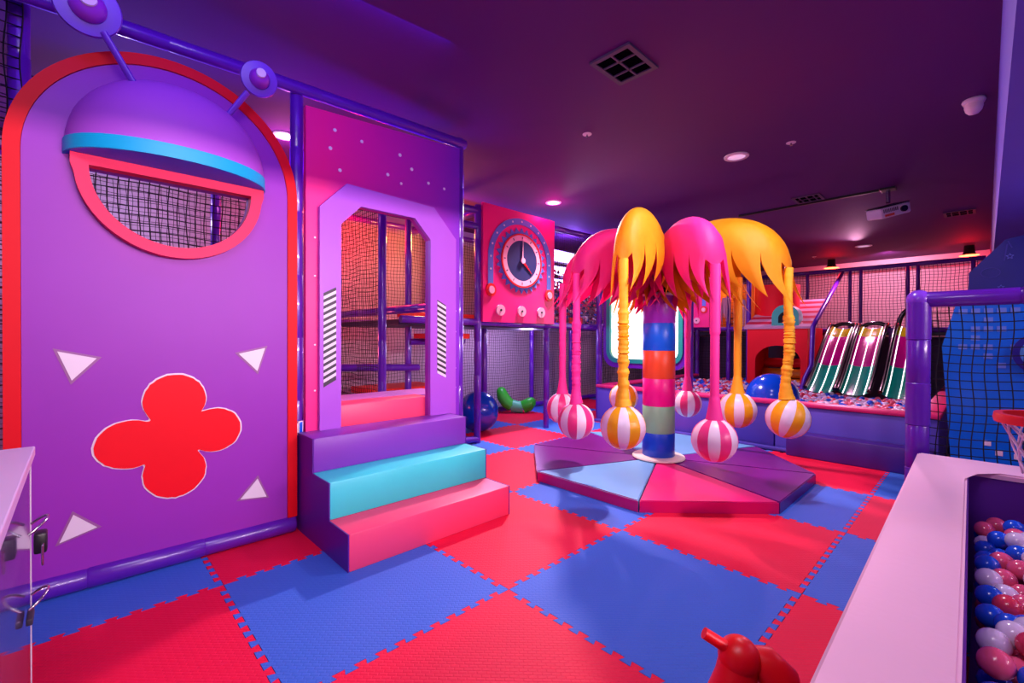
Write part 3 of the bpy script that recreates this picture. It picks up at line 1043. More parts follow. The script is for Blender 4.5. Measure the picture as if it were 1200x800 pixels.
def leaf(ang, L, W, H, z0, m, tall):
    """drooping leaf: an upturned boat of fabric over a curved rib, long curved teeth along both edges"""
    ca, sa = cos(ang), sin(ang)

    def T(x, y, z):
        return Vector((CX + ca * x - sa * y, CY + sa * x + ca * y, z))
    bm = BM()
    n, q = 28, 10
    a = L / 2
    grid = []
    AL = radians(70)
    for i in range(n + 1):
        th = pi * i / n
        x = a - a * cos(th)
        e = max(0.0, sin(th))
        h, wd = H * e ** 0.85, W * e ** 0.7
        row = []
        for j in range(2 * q + 1):
            al = -AL + 2 * AL * j / (2 * q)
            yy = wd * sin(al) * (1 + 0.03 * sin(i * 1.3 + j))
            row.append(bm.verts.new(T(x, yy, z0 + h * max(0, cos(al)) ** 0.8)))
        grid.append(row)
    for i in range(n):
        for j in range(2 * q):
            bm.faces.new((grid[i][j], grid[i + 1][j], grid[i + 1][j + 1], grid[i][j + 1]))
    # long curved teeth hanging from both edges, swept outwards
    for side, jj in ((1, 2 * q), (-1, 0)):
        i = 2
        while i < n - 2:
            cnt = min(4, n - i)
            top = [grid[i + c][jj] for c in range(cnt + 1)]
            mid = top[0].co.lerp(top[-1].co, 0.5)
            ln = (0.30 + 0.09 * rn.random()) * tall
            lean = 0.15 + 0.06 * rn.random()
            K = 8
            prev = top
            base = [v.co.copy() for v in top]
            for s in range(1, K + 1):
                t = s / K
                wgt = (1 - t ** 1.7)
                c = mid + T(lean * t ** 1.8, side * 0.012 * sin(pi * t) - side * 0.02 * t * t, 0) - T(0, 0, 0) + Vector((0, 0, -ln * t))
                if s == K:
                    tip = bm.verts.new(c)
                    for k in range(cnt):
                        bm.faces.new((prev[k], prev[k + 1], tip))
                else:
                    v = [bm.verts.new(c + (p - mid) * wgt) for p in base]
                    for k in range(cnt):
                        bm.faces.new((prev[k], prev[k + 1], v[k + 1], v[k]))
                    prev = v
            i += cnt
    g = bmesh.ops.solidify(bm, geom=bm.faces[:], thickness=0.006)
    o = obj('leaf', bm, m, pr, smooth=50)
    rib = [T(a - (a - 0.02) * cos(pi * i / 16), 0, z0 - 0.03 + (H - 0.01) * max(0, sin(pi * i / 16)) ** 0.95) for i in range(17)]
    obj('rib', sweep(BM(), rib, 0.010, 8), 'chrome', o, smooth=60)
    return T


LH = {0: (0.24, 0.50, 1.74), 1: (0.19, 0.48, 1.72), 2: (0.16, 0.52, 1.74), 3: (0.22, 0.46, 1.74), 4: (0.20, 0.43, 1.73), 5: (0.16, 0.40, 1.70), 6: (0.18, 0.42, 1.70), 7: (0.22, 0.46, 1.72)}
for k, (c, col, ruf, lab) in enumerate(HB):
    dx, dy = c[0] - CX, c[1] - CY
    ang, L = atan2(dy, dx), hypot(dx, dy)
    W, H, z0 = LH[k]
    leaf(ang, L, W, H, z0, 'fabric_' + col, 1.0)
    t = thing('hanging_ball', lab, 'hanging ball', c, 'striped balls hanging from the palm ride')
    # strap
    pts, rad = [], []
    ztop, zb = z0 + 0.02, c[2] + BR * 0.93
    nS = 90
    r0 = 0.034
    for i in range(nS + 1):
        s = i / nS
        zz = ztop + (zb - ztop) * s
        wob = 0.0
        rr = r0
        if ruf:
            amp = 1.0 if s > 0.35 else 0.25
            rr = r0 * (0.84 + amp * (0.30 * rn.random() + 0.14 * (i % 2)))
            wob = 0.005 * amp
        elif s > 0.45:
            rr = r0 * (0.88 + 0.16 * rn.random() * (k in (4, 5)))
        if s > 0.86:
            rr = r0 + (0.058 - r0) * ((s - 0.86) / 0.14) ** 1.4
        ox, oy = (rn.random() - 0.5) * wob, (rn.random() - 0.5) * wob
        if k == 0:
            ox += -0.012 * sin(s * 9) * s
            oy += 0.014 * sin(s * 9) * s
        pts.append((c[0] + ox, c[1] + oy, zz))
        rad.append(rr)
    obj('strap', sweep(BM(), pts, rad, 14), 'fabric_' + col, t, smooth=75)
    tilt = Matrix.Rotation(0.28, 3, 'Y') @ Matrix.Rotation(0.22, 3, 'X') if k == 0 else Matrix.Identity(3)
    toCam = atan2(-1.60 - c[1], -1.52 - c[0])
    off = {0: 0.0, 1: 0.0, 2: 0.04, 3: 0.32, 4: 0.5, 5: 0.2, 6: 0.28, 7: 0.1}[k]
    for g in range(12):
        o = bpy.data.objects.new('gore', gore['white' if g % 2 == 0 else col])
        COL.objects.link(o)
        o.parent = t
        o.rotation_euler = (tilt @ Matrix.Rotation(toCam + off + g * pi / 6, 3, 'Z')).to_euler()

# ================================================================= far ball pit
bp = thing('ball_pit', 'large violet-walled ball pit with pink rim in front of the slides', 'ball pit', (6.0, 0.6, 0))
for y0, y1 in ((1.225, 2.42), (0.025, 1.215), (-1.32, 0.015)):
    obj('wall_panel', box(BM(), (4.10, y0, 0), (4.22, y1, 0.50), 0.012, 2), 'pit_panel', bp, smooth=40)
obj('rim', box(BM(), (4.075, -1.33, 0.50), (4.245, 2.43, 0.545), 0.015, 2), 'pit_rim', bp, smooth=40)
obj('wall_panel', box(BM(), (4.22, 2.30, 0), (7.3, 2.42, 0.50), 0.012, 2), 'pit_panel', bp, smooth=40)
obj('rim', box(BM(), (4.24, 2.275, 0.50), (7.3, 2.435, 0.545), 0.015, 2), 'pit_rim', bp, smooth=40)
obj('wall_panel', box(BM(), (4.22, -1.32, 0), (8.0, -1.20, 0.50), 0.012, 2), 'pit_panel', bp, smooth=40)
obj('rim', box(BM(), (4.24, -1.335, 0.50), (8.0, -1.175, 0.545), 0.015, 2), 'pit_rim', bp, smooth=40)
obj('pit_floor', box(BM(), (4.22, -1.20, 0.0), (8.2, 2.30, 0.04)), 'purple_inner', bp)
tag(obj('foam_step', box(BM(), (3.90, -1.30, 0.0), (4.095, -0.145, 0.238), 0.012, 2), 'pit_step', smooth=40, loc=(4.0, -0.7, 0)),
    'long dark violet foam step against the ball pit wall', 'step')
tag(obj('floor_strip', box(BM(), (4.02, -0.14, 0.0), (4.09, 2.42, 0.035), 0.006, 2), 'pit_panel', smooth=40, loc=(4.05, 1.1, 0)),
    'low violet kerb strip along the foot of the ball pit wall', 'kerb')
t = obj('exercise_ball', ball(BM(), (4.72, 0.23, 0.50), 0.30, 4), 'exercise_blue', smooth=180, loc=(4.72, 0.23, 0.2))
tag(t, 'big glossy blue exercise ball half sunk among the pit balls', 'ball')

# balls: a shared mesh per colour
BD = 0.036
bmesh_by = {}
for c in ('blue', 'pink', 'red', 'white'):
    o = obj('pit_ball', ball(BM(), (0, 0, 0), BD, 3), 'pb_' + c, smooth=180)
    bmesh_by[c] = o.data
    bpy.data.objects.remove(o)
cname = {'blue': 'blue', 'pink': 'pink', 'red': 'coral red', 'white': 'lilac white'}
rn = random.Random(21)


def put_ball(p, c, where, grp):
    o = bpy.data.objects.new('pit_ball', bmesh_by[c])
    COL.objects.link(o)
    o.location = p
    tag(o, cname[c] + ' plastic ball ' + where, 'ball', grp % cname[c])


def bumpy(x, y):
    return 0.045 * sin(x * 1.7 + 1) * cos(y * 1.3) + 0.02 * sin(x * 5 + y * 3)


spots = []
nx = int((8.05 - 4.27) / 0.066)
for i in range(nx):
    for j in range(int(3.42 / 0.076)):
        x = 4.27 + i * 0.066 + rn.uniform(-0.004, 0.004)
        y = -1.15 + j * 0.076 + (0.038 if i % 2 else 0)
        if y > 2.25 or hypot(x - 4.72, y - 0.23) < 0.335:
            continue
        z = 0.43 + bumpy(x, y) + rn.uniform(-0.02, 0.02) + (0.02 if x < 4.6 else 0)
        if x > 6.25 and y < 0.33 and z > 0.38 + 0.0:
            if x > 6.45:
                continue
        spots.append((x, y, z, rn.choices(('red', 'pink', 'white', 'blue'), (24, 18, 40, 18))[0]))
spots.sort(key=lambda s: hypot(s[0] + 1.52, s[1] + 1.6))
# the nearest ones hide behind the rim, so start where the sight line clears it
vis = [s for s in spots if s[0] > 4.52]
first = set(id(s) for s in vis[:225])
CI = {'blue': 0, 'pink': 1, 'red': 2, 'white': 3}
bmx = []
for s in spots:
    if id(s) in first:
        put_ball(s[:3], s[3], 'in the large ball pit before the slides', '%s balls in the large pit')
    else:
        bmx.append(s[:3] + (CI[s[3]],))
o = ball_mass('pit_ball_mass', bmx, 2, ['pb_blue', 'pb_pink', 'pb_red', 'pb_white'])
tag(o, 'mass of small red, pink, white and blue balls filling the large pit', 'balls', kind='stuff')

# framed bright picture window above the pit wall
sw = thing('picture_window', 'bright backlit rounded picture window with teal frame behind the palm ride', 'window', (4.16, 1.69, 0.86))
u0, u1, z0, z1 = 1.10, 2.27, 0.88, 2.30
obj('surround', plate(BM(), rrect(u0 - 0.06, z0 - 0.07, u1 + 0.06, z1 + 0.06, 0.20), [rrect(u0 + 0.01, z0 + 0.01, u1 - 0.01, z1 - 0.01, 0.16)], -0.03, 0.05, FX(4.18)), 'pad_purple', sw, smooth=30)
obj('frame', plate(BM(), rrect(u0, z0, u1, z1, 0.17), [rrect(u0 + 0.06, z0 + 0.06, u1 - 0.06, z1 - 0.06, 0.12)], -0.01, 0.065, FX(4.18)), 'teal', sw, smooth=30)
obj('picture', plate(BM(), rrect(u0 + 0.05, z0 + 0.05, u1 - 0.05, z1 - 0.05, 0.12), [], 0.0, 0.02, FX(4.18)), 'screen', sw)

# ================================================================= far play frame, slides
ff = thing('play_frame', 'far purple padded tube play frame with netting around the ball pit and slides', 'play frame', (7.4, 0.5, 0))
for x, y, z0, z1 in ((4.16, 2.42, 0.54, 2.8), (4.16, 1.02, 0.56, 2.3), (7.35, 2.95, 0, 2.8), (7.35, 2.35, 0, 2.8), (7.35, 1.75, 0, 2.8), (7.3, 1.38, 0, 2.8), (5.6, 2.5, 0.0, 2.76),
                     (8.05, 0.32, 0, 1.4), (8.05, -0.55, 0, 1.4), (8.05, -1.25, 0, 1.4), (9.6, 1.30, 1.4, 2.62), (9.6, 1.0, 1.4, 2.62), (9.6, 0.27, 1.4, 2.62), (9.6, 0.10, 1.4, 2.62),
                     (9.6, -0.60, 1.4, 2.62), (9.6, -0.74, 1.4, 2.62), (9.6, -1.45, 1.4, 2.62), (9.6, 2.4, 1.4, 2.62)):
    tube_part('post', ff, (x, y, z0), (x, y, z1), 0.04 if x < 9 else 0.03)
for a, b in (((7.35, 3.9, 1.42), (7.35, 1.38, 1.42)), ((7.35, 3.9, 2.75), (7.35, 1.38, 2.75)), ((9.6, 4.0, 2.62), (9.6, -1.6, 2.62)),
             ((8.05, 1.4, 1.38), (8.05, -1.4, 1.38)), ((7.35, 1.4, 1.42), (8.05, 1.4, 1.42)), ((4.16, 2.42, 2.6), (7.35, 2.42, 2.6)), ((4.16, 2.42, 1.42), (7.35, 2.42, 1.42)),
             ((7.35, 1.38, 2.72), (9.6, 1.38, 2.62))):
    tube_part('beam', ff, a, b)
net_part(ff, (9.62, -1.55, 1.42), (0, 1, 0), (0, 0, 1), 3.9, 1.2, m='net_grey', step=0.055, r=0.004)
net_part(ff, (7.38, 1.4, 0.45), (0, 1, 0), (0, 0, 1), 1.7, 0.95, step=0.06, r=0.002)
net_part(ff, (7.38, 1.4, 1.44), (0, 1, 0), (0, 0, 1), 2.4, 1.3, m='net_grey', step=0.06, r=0.002)
net_part(ff, (4.2, 2.44, 0.56), (1, 0, 0), (0, 0, 1), 3.1, 0.85, step=0.05)
obj('deck', box(BM(), (8.05, -1.6, 1.30), (11.3, 4.0, 1.38)), 'deck_dark', ff)
obj('back_panel', box(BM(), (8.6, -1.4, 0.0), (8.7, 3.9, 1.28)), 'vent_grey', ff)
obj('amber_board', box(BM(), (7.95, 1.5, 1.46), (8.0, 2.6, 2.3)), 'orange_soft', ff)  # orange light on the wall put into this board's colour
for z in (1.52, 1.62, 1.72):
    obj('rung', sweep(BM(), [(7.5, 1.42, z), (7.5, 1.85, z)], 0.02, 8), 'orange_soft', ff, smooth=50)
obj('red_drum', lathe(BM(), [(0, 1.46), (0.36, 1.46), (0.36, 2.2), (0, 2.2)], (7.75, 1.05, 0), 28), 'house_red', ff, smooth=40)
rn = random.Random(4)
for (yy, zt) in ((1.78, 2.0), (1.50, 1.95)):
    bm = BM()
    for k in range(26):
        a = rn.random() * 2 * pi
        x, y = 7.28 + 0.05 * cos(a), yy + 0.05 * sin(a)
        l = 0.28 + 0.25 * rn.random()
        sweep(bm, [(x, y, zt), (x + 0.03 * cos(a), y + 0.03 * sin(a), zt - l * 0.5), (x + 0.02 * cos(a), y + 0.02 * sin(a), zt - l)], [0.012, 0.010, 0.004], 5)
    t = obj('tassel', bm, 'plank_pale', smooth=60, loc=(7.28, yy, zt))
    tag(t, 'pale pink tassel hanging right of the far clock panel, ' + ('nearer the panel' if yy > 1.6 else 'nearer the red playhouse'), 'tassel', 'tassels by the far deck')

# playhouse
ph = thing('playhouse', 'red playhouse with arched doorway and striped plank roof in the ball pit', 'playhouse', (7.2, 0.83, 0))
F = FX(7.0)
door = [(0.47, 0.05), (0.47, 0.86)] + circ(0.81, 0.86, 0.34, 0.26, 20, 0, pi)[::-1] + [(1.15, 0.05)]
door = [(0.47, 0.05)] + [(0.81 - 0.34 * cos(pi * i / 20), 0.86 + 0.26 * sin(pi * i / 20)) for i in range(21)] + [(1.15, 0.05)]
obj('front_wall', plate(BM(), [(0.40 - 0.03, 0.04), (1.28, 0.04), (1.28, 1.42), (0.37, 1.42)], [door], 0, 0.06, F), 'house_red', ph, smooth=30)
obj('side_wall', box(BM(), (7.0, 1.23, 0.04), (7.9, 1.28, 1.42)), 'house_red', ph)
obj('side_wall', box(BM(), (7.0, 0.37, 0.04), (7.9, 0.42, 1.42)), 'house_red', ph)
for k in range(11):
    s0, s1 = k / 11, (k + 1) / 11
    x0, x1_, z0, z1 = 6.92 + 1.25 * s0, 6.92 + 1.25 * s1, 1.40 + 0.52 * s0, 1.40 + 0.52 * s1
    bm = BM()
    yy0, yy1 = 0.30, 1.33
    vs = [(x0, yy0, z0), (x0, yy1, z0), (x1_ - 0.008, yy1, z1), (x1_ - 0.008, yy0, z1)]
    lo = [bm.verts.new(v) for v in vs]
    hi = [bm.verts.new((v[0] - 0.012, v[1], v[2] + 0.035)) for v in vs]
    bm.faces.new(lo)
    bm.faces.new(hi)
    for q in range(4):
        bm.faces.new((lo[q], lo[(q + 1) % 4], hi[(q + 1) % 4], hi[q]))
    obj('roof_plank', bm, 'plank_pale' if k % 2 == 0 else 'plank_red', ph)
dm = [(0.50, 1.45)] + [(0.70 - 0.20 * cos(pi * i / 16), 1.60 + 0.20 * sin(pi * i / 16)) for i in range(17)] + [(0.90, 1.45)]
hole = [(0.60, 1.50)] + [(0.70 - 0.10 * cos(pi * i / 12), 1.58 + 0.10 * sin(pi * i / 12)) for i in range(13)] + [(0.80, 1.50)]
dmo = obj('dormer', plate(BM(), dm, [hole], 0, 0.25, FX(7.20)), 'teal', ph, smooth=30)
obj('dormer_back', plate(BM(), hole, [], 0, 0.02, FX(7.19)), 'plank_red', dmo)
for k, (z, m) in enumerate(((0.45, 'orange_soft'), (0.62, 'orange_soft'), (0.80, 'house_red'))):
    t = obj('foam_roller', sweep(BM(), [(7.5 + 0.1 * k, 0.44, z), (7.5 + 0.1 * k, 1.22, z)], 0.085, 18), m, smooth=50, loc=(7.5 + 0.1 * k, 0.8, z))
    tag(t, ('lowest orange', 'upper orange', 'red')[k] + ' foam roller seen through the playhouse doorway', 'roller', 'foam rollers in the playhouse')
rl = thing('stair_rail', 'bent purple padded hand rail between the playhouse and the slides', 'rail', (6.95, 0.27, 0))
obj('rail', sweep(BM(), [(6.55, 0.36, 0.40), (6.62, 0.33, 0.62), (6.82, 0.29, 0.82), (6.85, 0.28, 1.42), (6.95, 0.26, 1.52), (9.52, 0.38, 2.56)], 0.035, 12), 'pad_purple', rl, smooth=50)


def slide(label, y0, y1, n, BH=0.1):
    t = thing('slide', label, 'slide', (7.1, (y0 + y1) / 2, 0.4), 'three light-striped slides')
    prof = []
    for i in range(25):
        s = i / 24
        x = 6.35 + 1.75 * s
        z = 0.44 + 0.97 * (0.5 - 0.5 * cos(pi * min(1, max(0, (s - 0.0) / 0.92)))) * 0.35 + 0.97 * min(1, s / 0.92) * 0.65
        prof.append((x, z))
    segs = (('slide_teal', 0, 9), ('slide_magenta', 9, 18), ('slide_olive', 18, 24))  # reflected colours painted on as three bands
    for m, a, b in segs:
        bm = BM()
        rows = []
        for (x, z) in prof[a:b + 1]:
            row = []
            for k in range(9):
                q = k / 8
                y = y0 + (y1 - y0) * q
                dz = 0.06 * (abs(2 * q - 1) ** 3)
                row.append(bm.verts.new((x, y, z + dz)))
            rows.append(row)
        for i in range(len(rows) - 1):
            for k in range(8):
                bm.faces.new((rows[i][k], rows[i][k + 1], rows[i + 1][k + 1], rows[i + 1][k]))
        bmesh.ops.solidify(bm, geom=bm.faces[:], thickness=0.03)
        obj('chute', bm, m, t, smooth=50)
    for q in (0.0, 1.0):
        y = y0 + (y1 - y0) * q
        obj('side_rail', sweep(BM(), [(x, y, z + 0.07) for x, z in prof], 0.028, 10), 'slide_black', t, smooth=50)
    for q in [(k + 0.5) / n for k in range(n)]:
        y = y0 + (y1 - y0) * q
        dz = 0.06 * (abs(2 * q - 1) ** 3)
        obj('light_strip', sweep(BM(), [(x, y, z + dz + 0.008) for x, z in prof[:23]], 0.0065, 8), 'led', t, smooth=60)
    obj('bumper', sweep(BM(), [(8.12, y0, 1.30)] + [(8.12, (y0 + y1) / 2 - abs(y1 - y0) / 2 * 1.0 * cos(pi * i / 14) * (1 if y1 > y0 else -1), 1.40 + BH * sin(pi * i / 14)) for i in range(15)] + [(8.12, y1, 1.30)], 0.035, 10), 'slide_black', t, smooth=50)


slide('leftmost slide with glowing white stripes, beside the playhouse rail', -0.10, 0.26, 3)
slide('middle slide with glowing white stripes running into the ball pit', -0.50, -0.14, 3)
slide('rightmost slide with glowing white stripes, partly behind the near purple post', -1.00, -0.62, 3, 0.34)

# ================================================================= right: near ball pit
s_ = radians(0.9)
np_ = thing('ball_pit', 'small ball pit with wide pale lilac rim at lower right', 'ball pit', (0.6, -2.1, 0))


def pitY(x, base):   # the long rim is very slightly skewed to the tiles
    return base + (x - 0.6) * 0.0155


bm = BM()
o_l = [(-1.25, pitY(-1.25, -1.365)), (1.86, pitY(1.86, -1.365)), (1.86, -3.2), (1.62, -3.2), (1.60, pitY(1.60, -1.562)), (-1.25, pitY(-1.25, -1.562))]
plate(bm, o_l, [], 0.572, 0.60, FZ(0))
bmesh.ops.bevel(bm, geom=[e for e in bm.edges if min(v.co.z for v in e.verts) > 0.59 and len(e.link_faces) == 2 and any(abs(f.normal.z) < 0.5 for f in e.link_faces)], offset=0.008, segments=2, affect='EDGES')
obj('rim', bm, 'offwhite', np_, smooth=40)
bm = BM()
o_w = [(-1.25, pitY(-1.25, -1.38)), (1.845, pitY(1.845, -1.38)), (1.845, -3.2), (1.635, -3.2), (1.615, pitY(1.6, -1.567)), (-1.25, pitY(-1.25, -1.567))]
plate(bm, o_w, [], 0.0, 0.5715, FZ(0))
obj('wall_panel', bm, 'purple_inner', np_)
obj('pit_floor', box(BM(), (-1.25, -3.2, 0.0), (1.62, -1.57, 0.05)), 'purple_inner', np_)
rn = random.Random(9)
bmx = []
cnt = 0
for layer, zc in ((1, 0.385), (0, 0.325)):
    for i in range(int(2.7 / 0.0665)):
        for j in range(int(1.55 / 0.077)):
            x = 1.545 - i * 0.0665 - (0.03 if layer == 0 else 0)
            y = -1.62 - j * 0.077 - (0.0385 if (i + layer) % 2 else 0)
            y = y + (x - 0.6) * 0.0155 if j == 0 else y
            if y < -3.1:
                continue
            z = zc + 0.018 * sin(x * 7) + rn.uniform(-0.016, 0.022)
            c = rn.choices(('blue', 'pink', 'red', 'white'), (34, 26, 20, 20))[0]
            hole = rn.random() < 0.10
            if layer == 1 and hole:
                continue
            if layer == 1 and y > -1.86 and x > -0.1:
                put_ball((x + rn.uniform(-0.003, 0.003), y, z), c, 'in the small pale-rimmed pit at lower right', '%s balls in the small pit')
                cnt += 1
            else:
                bmx.append((x, y, z, CI[c]))
o = ball_mass('pit_ball_mass', bmx, 2, ['pb_blue', 'pb_pink', 'pb_red', 'pb_white'])
tag(o, 'lower and farther balls filling the small pit beneath the top ones', 'balls', kind='stuff')

# net fence behind the small pit
nf = thing('net_fence', 'thick purple padded post and top rail holding black net beside the small pit', 'net fence', (2.0, -1.8, 0))
obj('post', padded(BM(), (1.985, -1.335, 0), (1.985, -1.335, 1.47), 0.055, 0.25, 18), 'pad_purple', nf, smooth=40)
obj('elbow', ball(BM(), (1.985, -1.335, 1.455), 0.058, 3), 'pad_seam', nf, smooth=180)
obj('top_rail', padded(BM(), (1.985, -1.335, 1.455), (1.985, -3.3, 1.455), 0.045, 0.4, 16), 'pad_purple', nf, smooth=40)
net_part(nf, (1.985, -3.3, 0.55), (0, 1, 0), (0, 0, 1), 1.93, 0.87, step=0.047, r=0.0026)

# blue cut-out panel with pale squares
bl = thing('blue_panel', 'tall glossy blue cut-out panel with pale squares behind the net', 'play panel', (3.05, -2.1, 0))
F = FX(3.0)
shp = [(-1.46, 0.0), (-1.385, 1.18), (-1.460, 1.50), (-2.62, 1.50), (-2.75, 1.2), (-2.7, 0.0)]
obj('board', plate(BM(), shp, [], -0.04, 0.0, F), 'panel_blue', bl)
rn = random.Random(2)
for r in range(9):
    zt = 1.47 - r * 0.062
    for k in range(20):
        y = -1.47 - k * 0.062
        dens = max(0.0, 1.0 - r * 0.12)
        if rn.random() < dens and y < -1.43:
            obj('pixel', plate(BM(), [(y, zt), (y - 0.044, zt), (y - 0.044, zt + 0.036), (y, zt + 0.036)], [], 0.0, 0.004, F), 'pixel_blue', bl)
for y, z in ((-1.60, 0.50), (-1.655, 0.44), (-1.74, 0.43), (-1.80, 0.49), (-1.9, 0.42)):
    obj('pixel', plate(BM(), [(y, z), (y - 0.035, z), (y - 0.035, z + 0.035), (y, z + 0.035)], [], 0.0, 0.004, F), 'ball_white', bl)
po = obj('porthole_ring', plate(BM(), circ(-1.86, 1.14, 0.135, n=36), [circ(-1.86, 1.14, 0.10, n=36)], 0.0, 0.03, F), 'sign_navy', bl, smooth=30)
obj('porthole', plate(BM(), circ(-1.86, 1.14, 0.10, n=36), [], 0.0, 0.01, F), 'wedge_blue', po, smooth=30)

rk = thing('navy_sign', 'dark navy angular sign board with faint outlined stars above the net rail', 'sign', (3.45, -2.0, 0))
F = FX(3.4)
obj('board', plate(BM(), [(-1.510, 0.3), (-1.510, 1.735), (-1.700, 1.965), (-1.80, 1.985), (-2.3, 1.99), (-2.5, 1.74), (-2.5, 0.3)], [], 0.0, -0.03, F), 'sign_navy', rk)


def star(cx_, cz_, r):
    return [(cx_ + (r if k % 2 == 0 else r * 0.5) * sin(pi * k / 5), cz_ + (r if k % 2 == 0 else r * 0.5) * cos(pi * k / 5)) for k in range(10)]


for y, z, r in ((-1.722, 1.838, 0.022), (-1.679, 1.615, 0.020), (-1.95, 1.75, 0.022), (-2.2, 1.65, 0.02)):
    obj('star', plate(BM(), star(y, z, r), [star(y, z, r * 0.72)], 0.0, 0.003, F), 'sign_line', rk)
obj('oval_outline', plate(BM(), circ(-1.625, 1.728, 0.052, 0.038, 28), [circ(-1.625, 1.728, 0.048, 0.034, 28)], 0.0, 0.003, F), 'sign_faint', rk)
obj('oval_outline', plate(BM(), circ(-1.85, 1.86, 0.05, 0.045, 28), [circ(-1.85, 1.86, 0.046, 0.041, 28)], 0.0, 0.003, F), 'sign_faint', rk)
obj('flame_outline', plate(BM(), [(-1.69, 1.81), (-1.705, 1.93), (-1.712, 1.93), (-1.697, 1.81)], [], 0.0, 0.003, F), 'sign_faint', rk)
obj('flame_outline', plate(BM(), [(-1.735, 1.90), (-1.715, 1.95), (-1.709, 1.95), (-1.729, 1.90)], [], 0.0, 0.003, F), 'sign_faint', rk)

# basketball hoop
bh = thing('basketball_hoop', 'small red basketball hoop with white net over the ball pit corner', 'basketball hoop', (0.95, -1.78, 0.95))
hc = Vector((0.93, -1.775, 0.945))
ring = [hc + Vector((0.135 * cos(2 * pi * k / 40), 0.135 * sin(2 * pi * k / 40), 0)) for k in range(40)]
bm = lathe(BM(), [(0.128, -0.014), (0.150, -0.014), (0.153, 0.0), (0.150, 0.018), (0.128, 0.018), (0.128, -0.014)], hc, 40)
obj('rim', bm, 'hoop_red', bh, smooth=40)
bm = BM()
for k in range(12):
    for sg in (-1, 1):
        pts = []
        for s in range(5):
            a = 2 * pi * k / 12 + sg * s * pi / 12
            r = 0.132 * (1 - 0.42 * (s / 4) ** 0.8)
            pts.append(hc + Vector((r * cos(a), r * sin(a), -0.012 - 0.046 * s)))
        sweep(bm, pts, 0.0035, 6)
obj('hoop_net', bm, 'net_white', bh, smooth=60)
obj('bracket', box(BM(), (0.86, -2.06, 0.925), (1.0, -1.92, 0.955), 0.005), 'hoop_red', bh)
obj('backboard', box(BM(), (0.62, -2.08, 0.87), (1.24, -2.055, 1.30), 0.008), 'white', bh)
obj('pole', sweep(BM(), [(0.93, -2.11, 0.05), (0.93, -2.11, 1.2)], 0.028, 14), 'hoop_red', bh, smooth=50)

# red ride-on toy
rt = thing('rocking_toy', 'red plastic ride-on rocker with round head and handle at bottom edge', 'rocking toy', (-0.45, -1.15, 0))
tcx, tcy = -0.372, -1.203


def TT(r, f, z):    # r to the camera's right, f away from the camera
    return Vector((tcx, tcy, 0)) + Vector((0.7222, -0.6917, 0)) * r + Vector((0.6917, 0.7222, 0)) * f + Vector((0, 0, z))


def skin(pts, rads, m, name, seg=20, flat=1.0, sm=60):
    return obj(name, sweep(BM(), [TT(*p) for p in pts], rads, seg, flat=flat), m, rt, smooth=sm)


bm = BM()
ball(bm, TT(-0.005, 0.0, 0.465), 0.047, 4, sc=(1.0, 1.0, 1.0))
obj('head', bm, 'toy_red', rt, smooth=180)
skin([(-0.005, 0.0, 0.47), (-0.012, 0.0, 0.42), (-0.03, -0.01, 0.36), (-0.06, -0.03, 0.30), (-0.06, -0.05, 0.24), (-0.03, -0.08, 0.18)], [0.042, 0.046, 0.058, 0.075, 0.09, 0.07], 'toy_red', 'neck', 20)
skin([(-0.085, 0.01, 0.516), (-0.035, 0.0, 0.488)], [0.0135, 0.0145], 'toy_red', 'handle', 14)
skin([(0.10, -0.01, 0.44), (0.03, 0.0, 0.46)], [0.012, 0.014], 'toy_red', 'handle', 14)
skin([(0.02, 0.01, 0.47), (0.05, 0.0, 0.455), (0.085, -0.01, 0.42), (0.095, -0.02, 0.36), (0.075, -0.03, 0.27), (0.02, -0.04, 0.18)], [0.018, 0.040, 0.045, 0.046, 0.055, 0.06], 'toy_red', 'shoulder', 20)
skin([(0.0, -0.03, 0.20), (-0.25, -0.03, 0.18), (-0.48, -0.03, 0.22)], [0.09, 0.085, 0.05], 'toy_red', 'seat', 20)
for sf in (-0.12, 0.10):
    pts = [(0.06 - 0.62 * k / 14, sf, 0.018 + 0.07 * ((k - 7) / 7) ** 2) for k in range(15)]
    skin(pts, 0.017, 'toy_red', 'rocker_rail', 12)
    skin([(-0.08, sf, 0.03), (-0.06, sf * 0.5 - 0.02, 0.20)], 0.02, 'toy_red', 'leg', 12)
    skin([(-0.38, sf, 0.03), (-0.40, sf * 0.5 - 0.02, 0.20)], 0.02, 'toy_red', 'leg', 12)

# ================================================================= left: cabinet
cb = thing('cabinet', 'pale laminate counter cabinet with clear locked doors at left edge', 'cabinet', (-1.9, -0.2, 0))
cxr, cyb = -1.612, 0.36
obj('worktop', box(BM(), (-2.5, -1.0, 0.872), (cxr, cyb, 0.90), 0.003), 'cabinet', cb)
obj('carcass', box(BM(), (-2.5, -0.98, 0.02), (-1.83, cyb - 0.01, 0.872)), 'cabinet', cb)
for z in (0.42, 0.62):
    obj('shelf', box(BM(), (-1.83, -0.98, z), (-1.64, cyb - 0.02, z + 0.02)), 'cabinet', cb)
obj('end_panel', box(BM(), (-1.83, cyb - 0.03, 0.02), (-1.635, cyb - 0.01, 0.872)), 'cabinet', cb)
for k, (za, zb) in enumerate(((0.02, 0.868),)):
    d = obj('door', box(BM(), (-1.628, -0.45, za), (-1.622, cyb, zb), 0.001), 'acrylic', cb)
    obj('door_edge', box(BM(), (-1.6295, cyb, za), (-1.6205, cyb + 0.004, zb)), 'white', d)
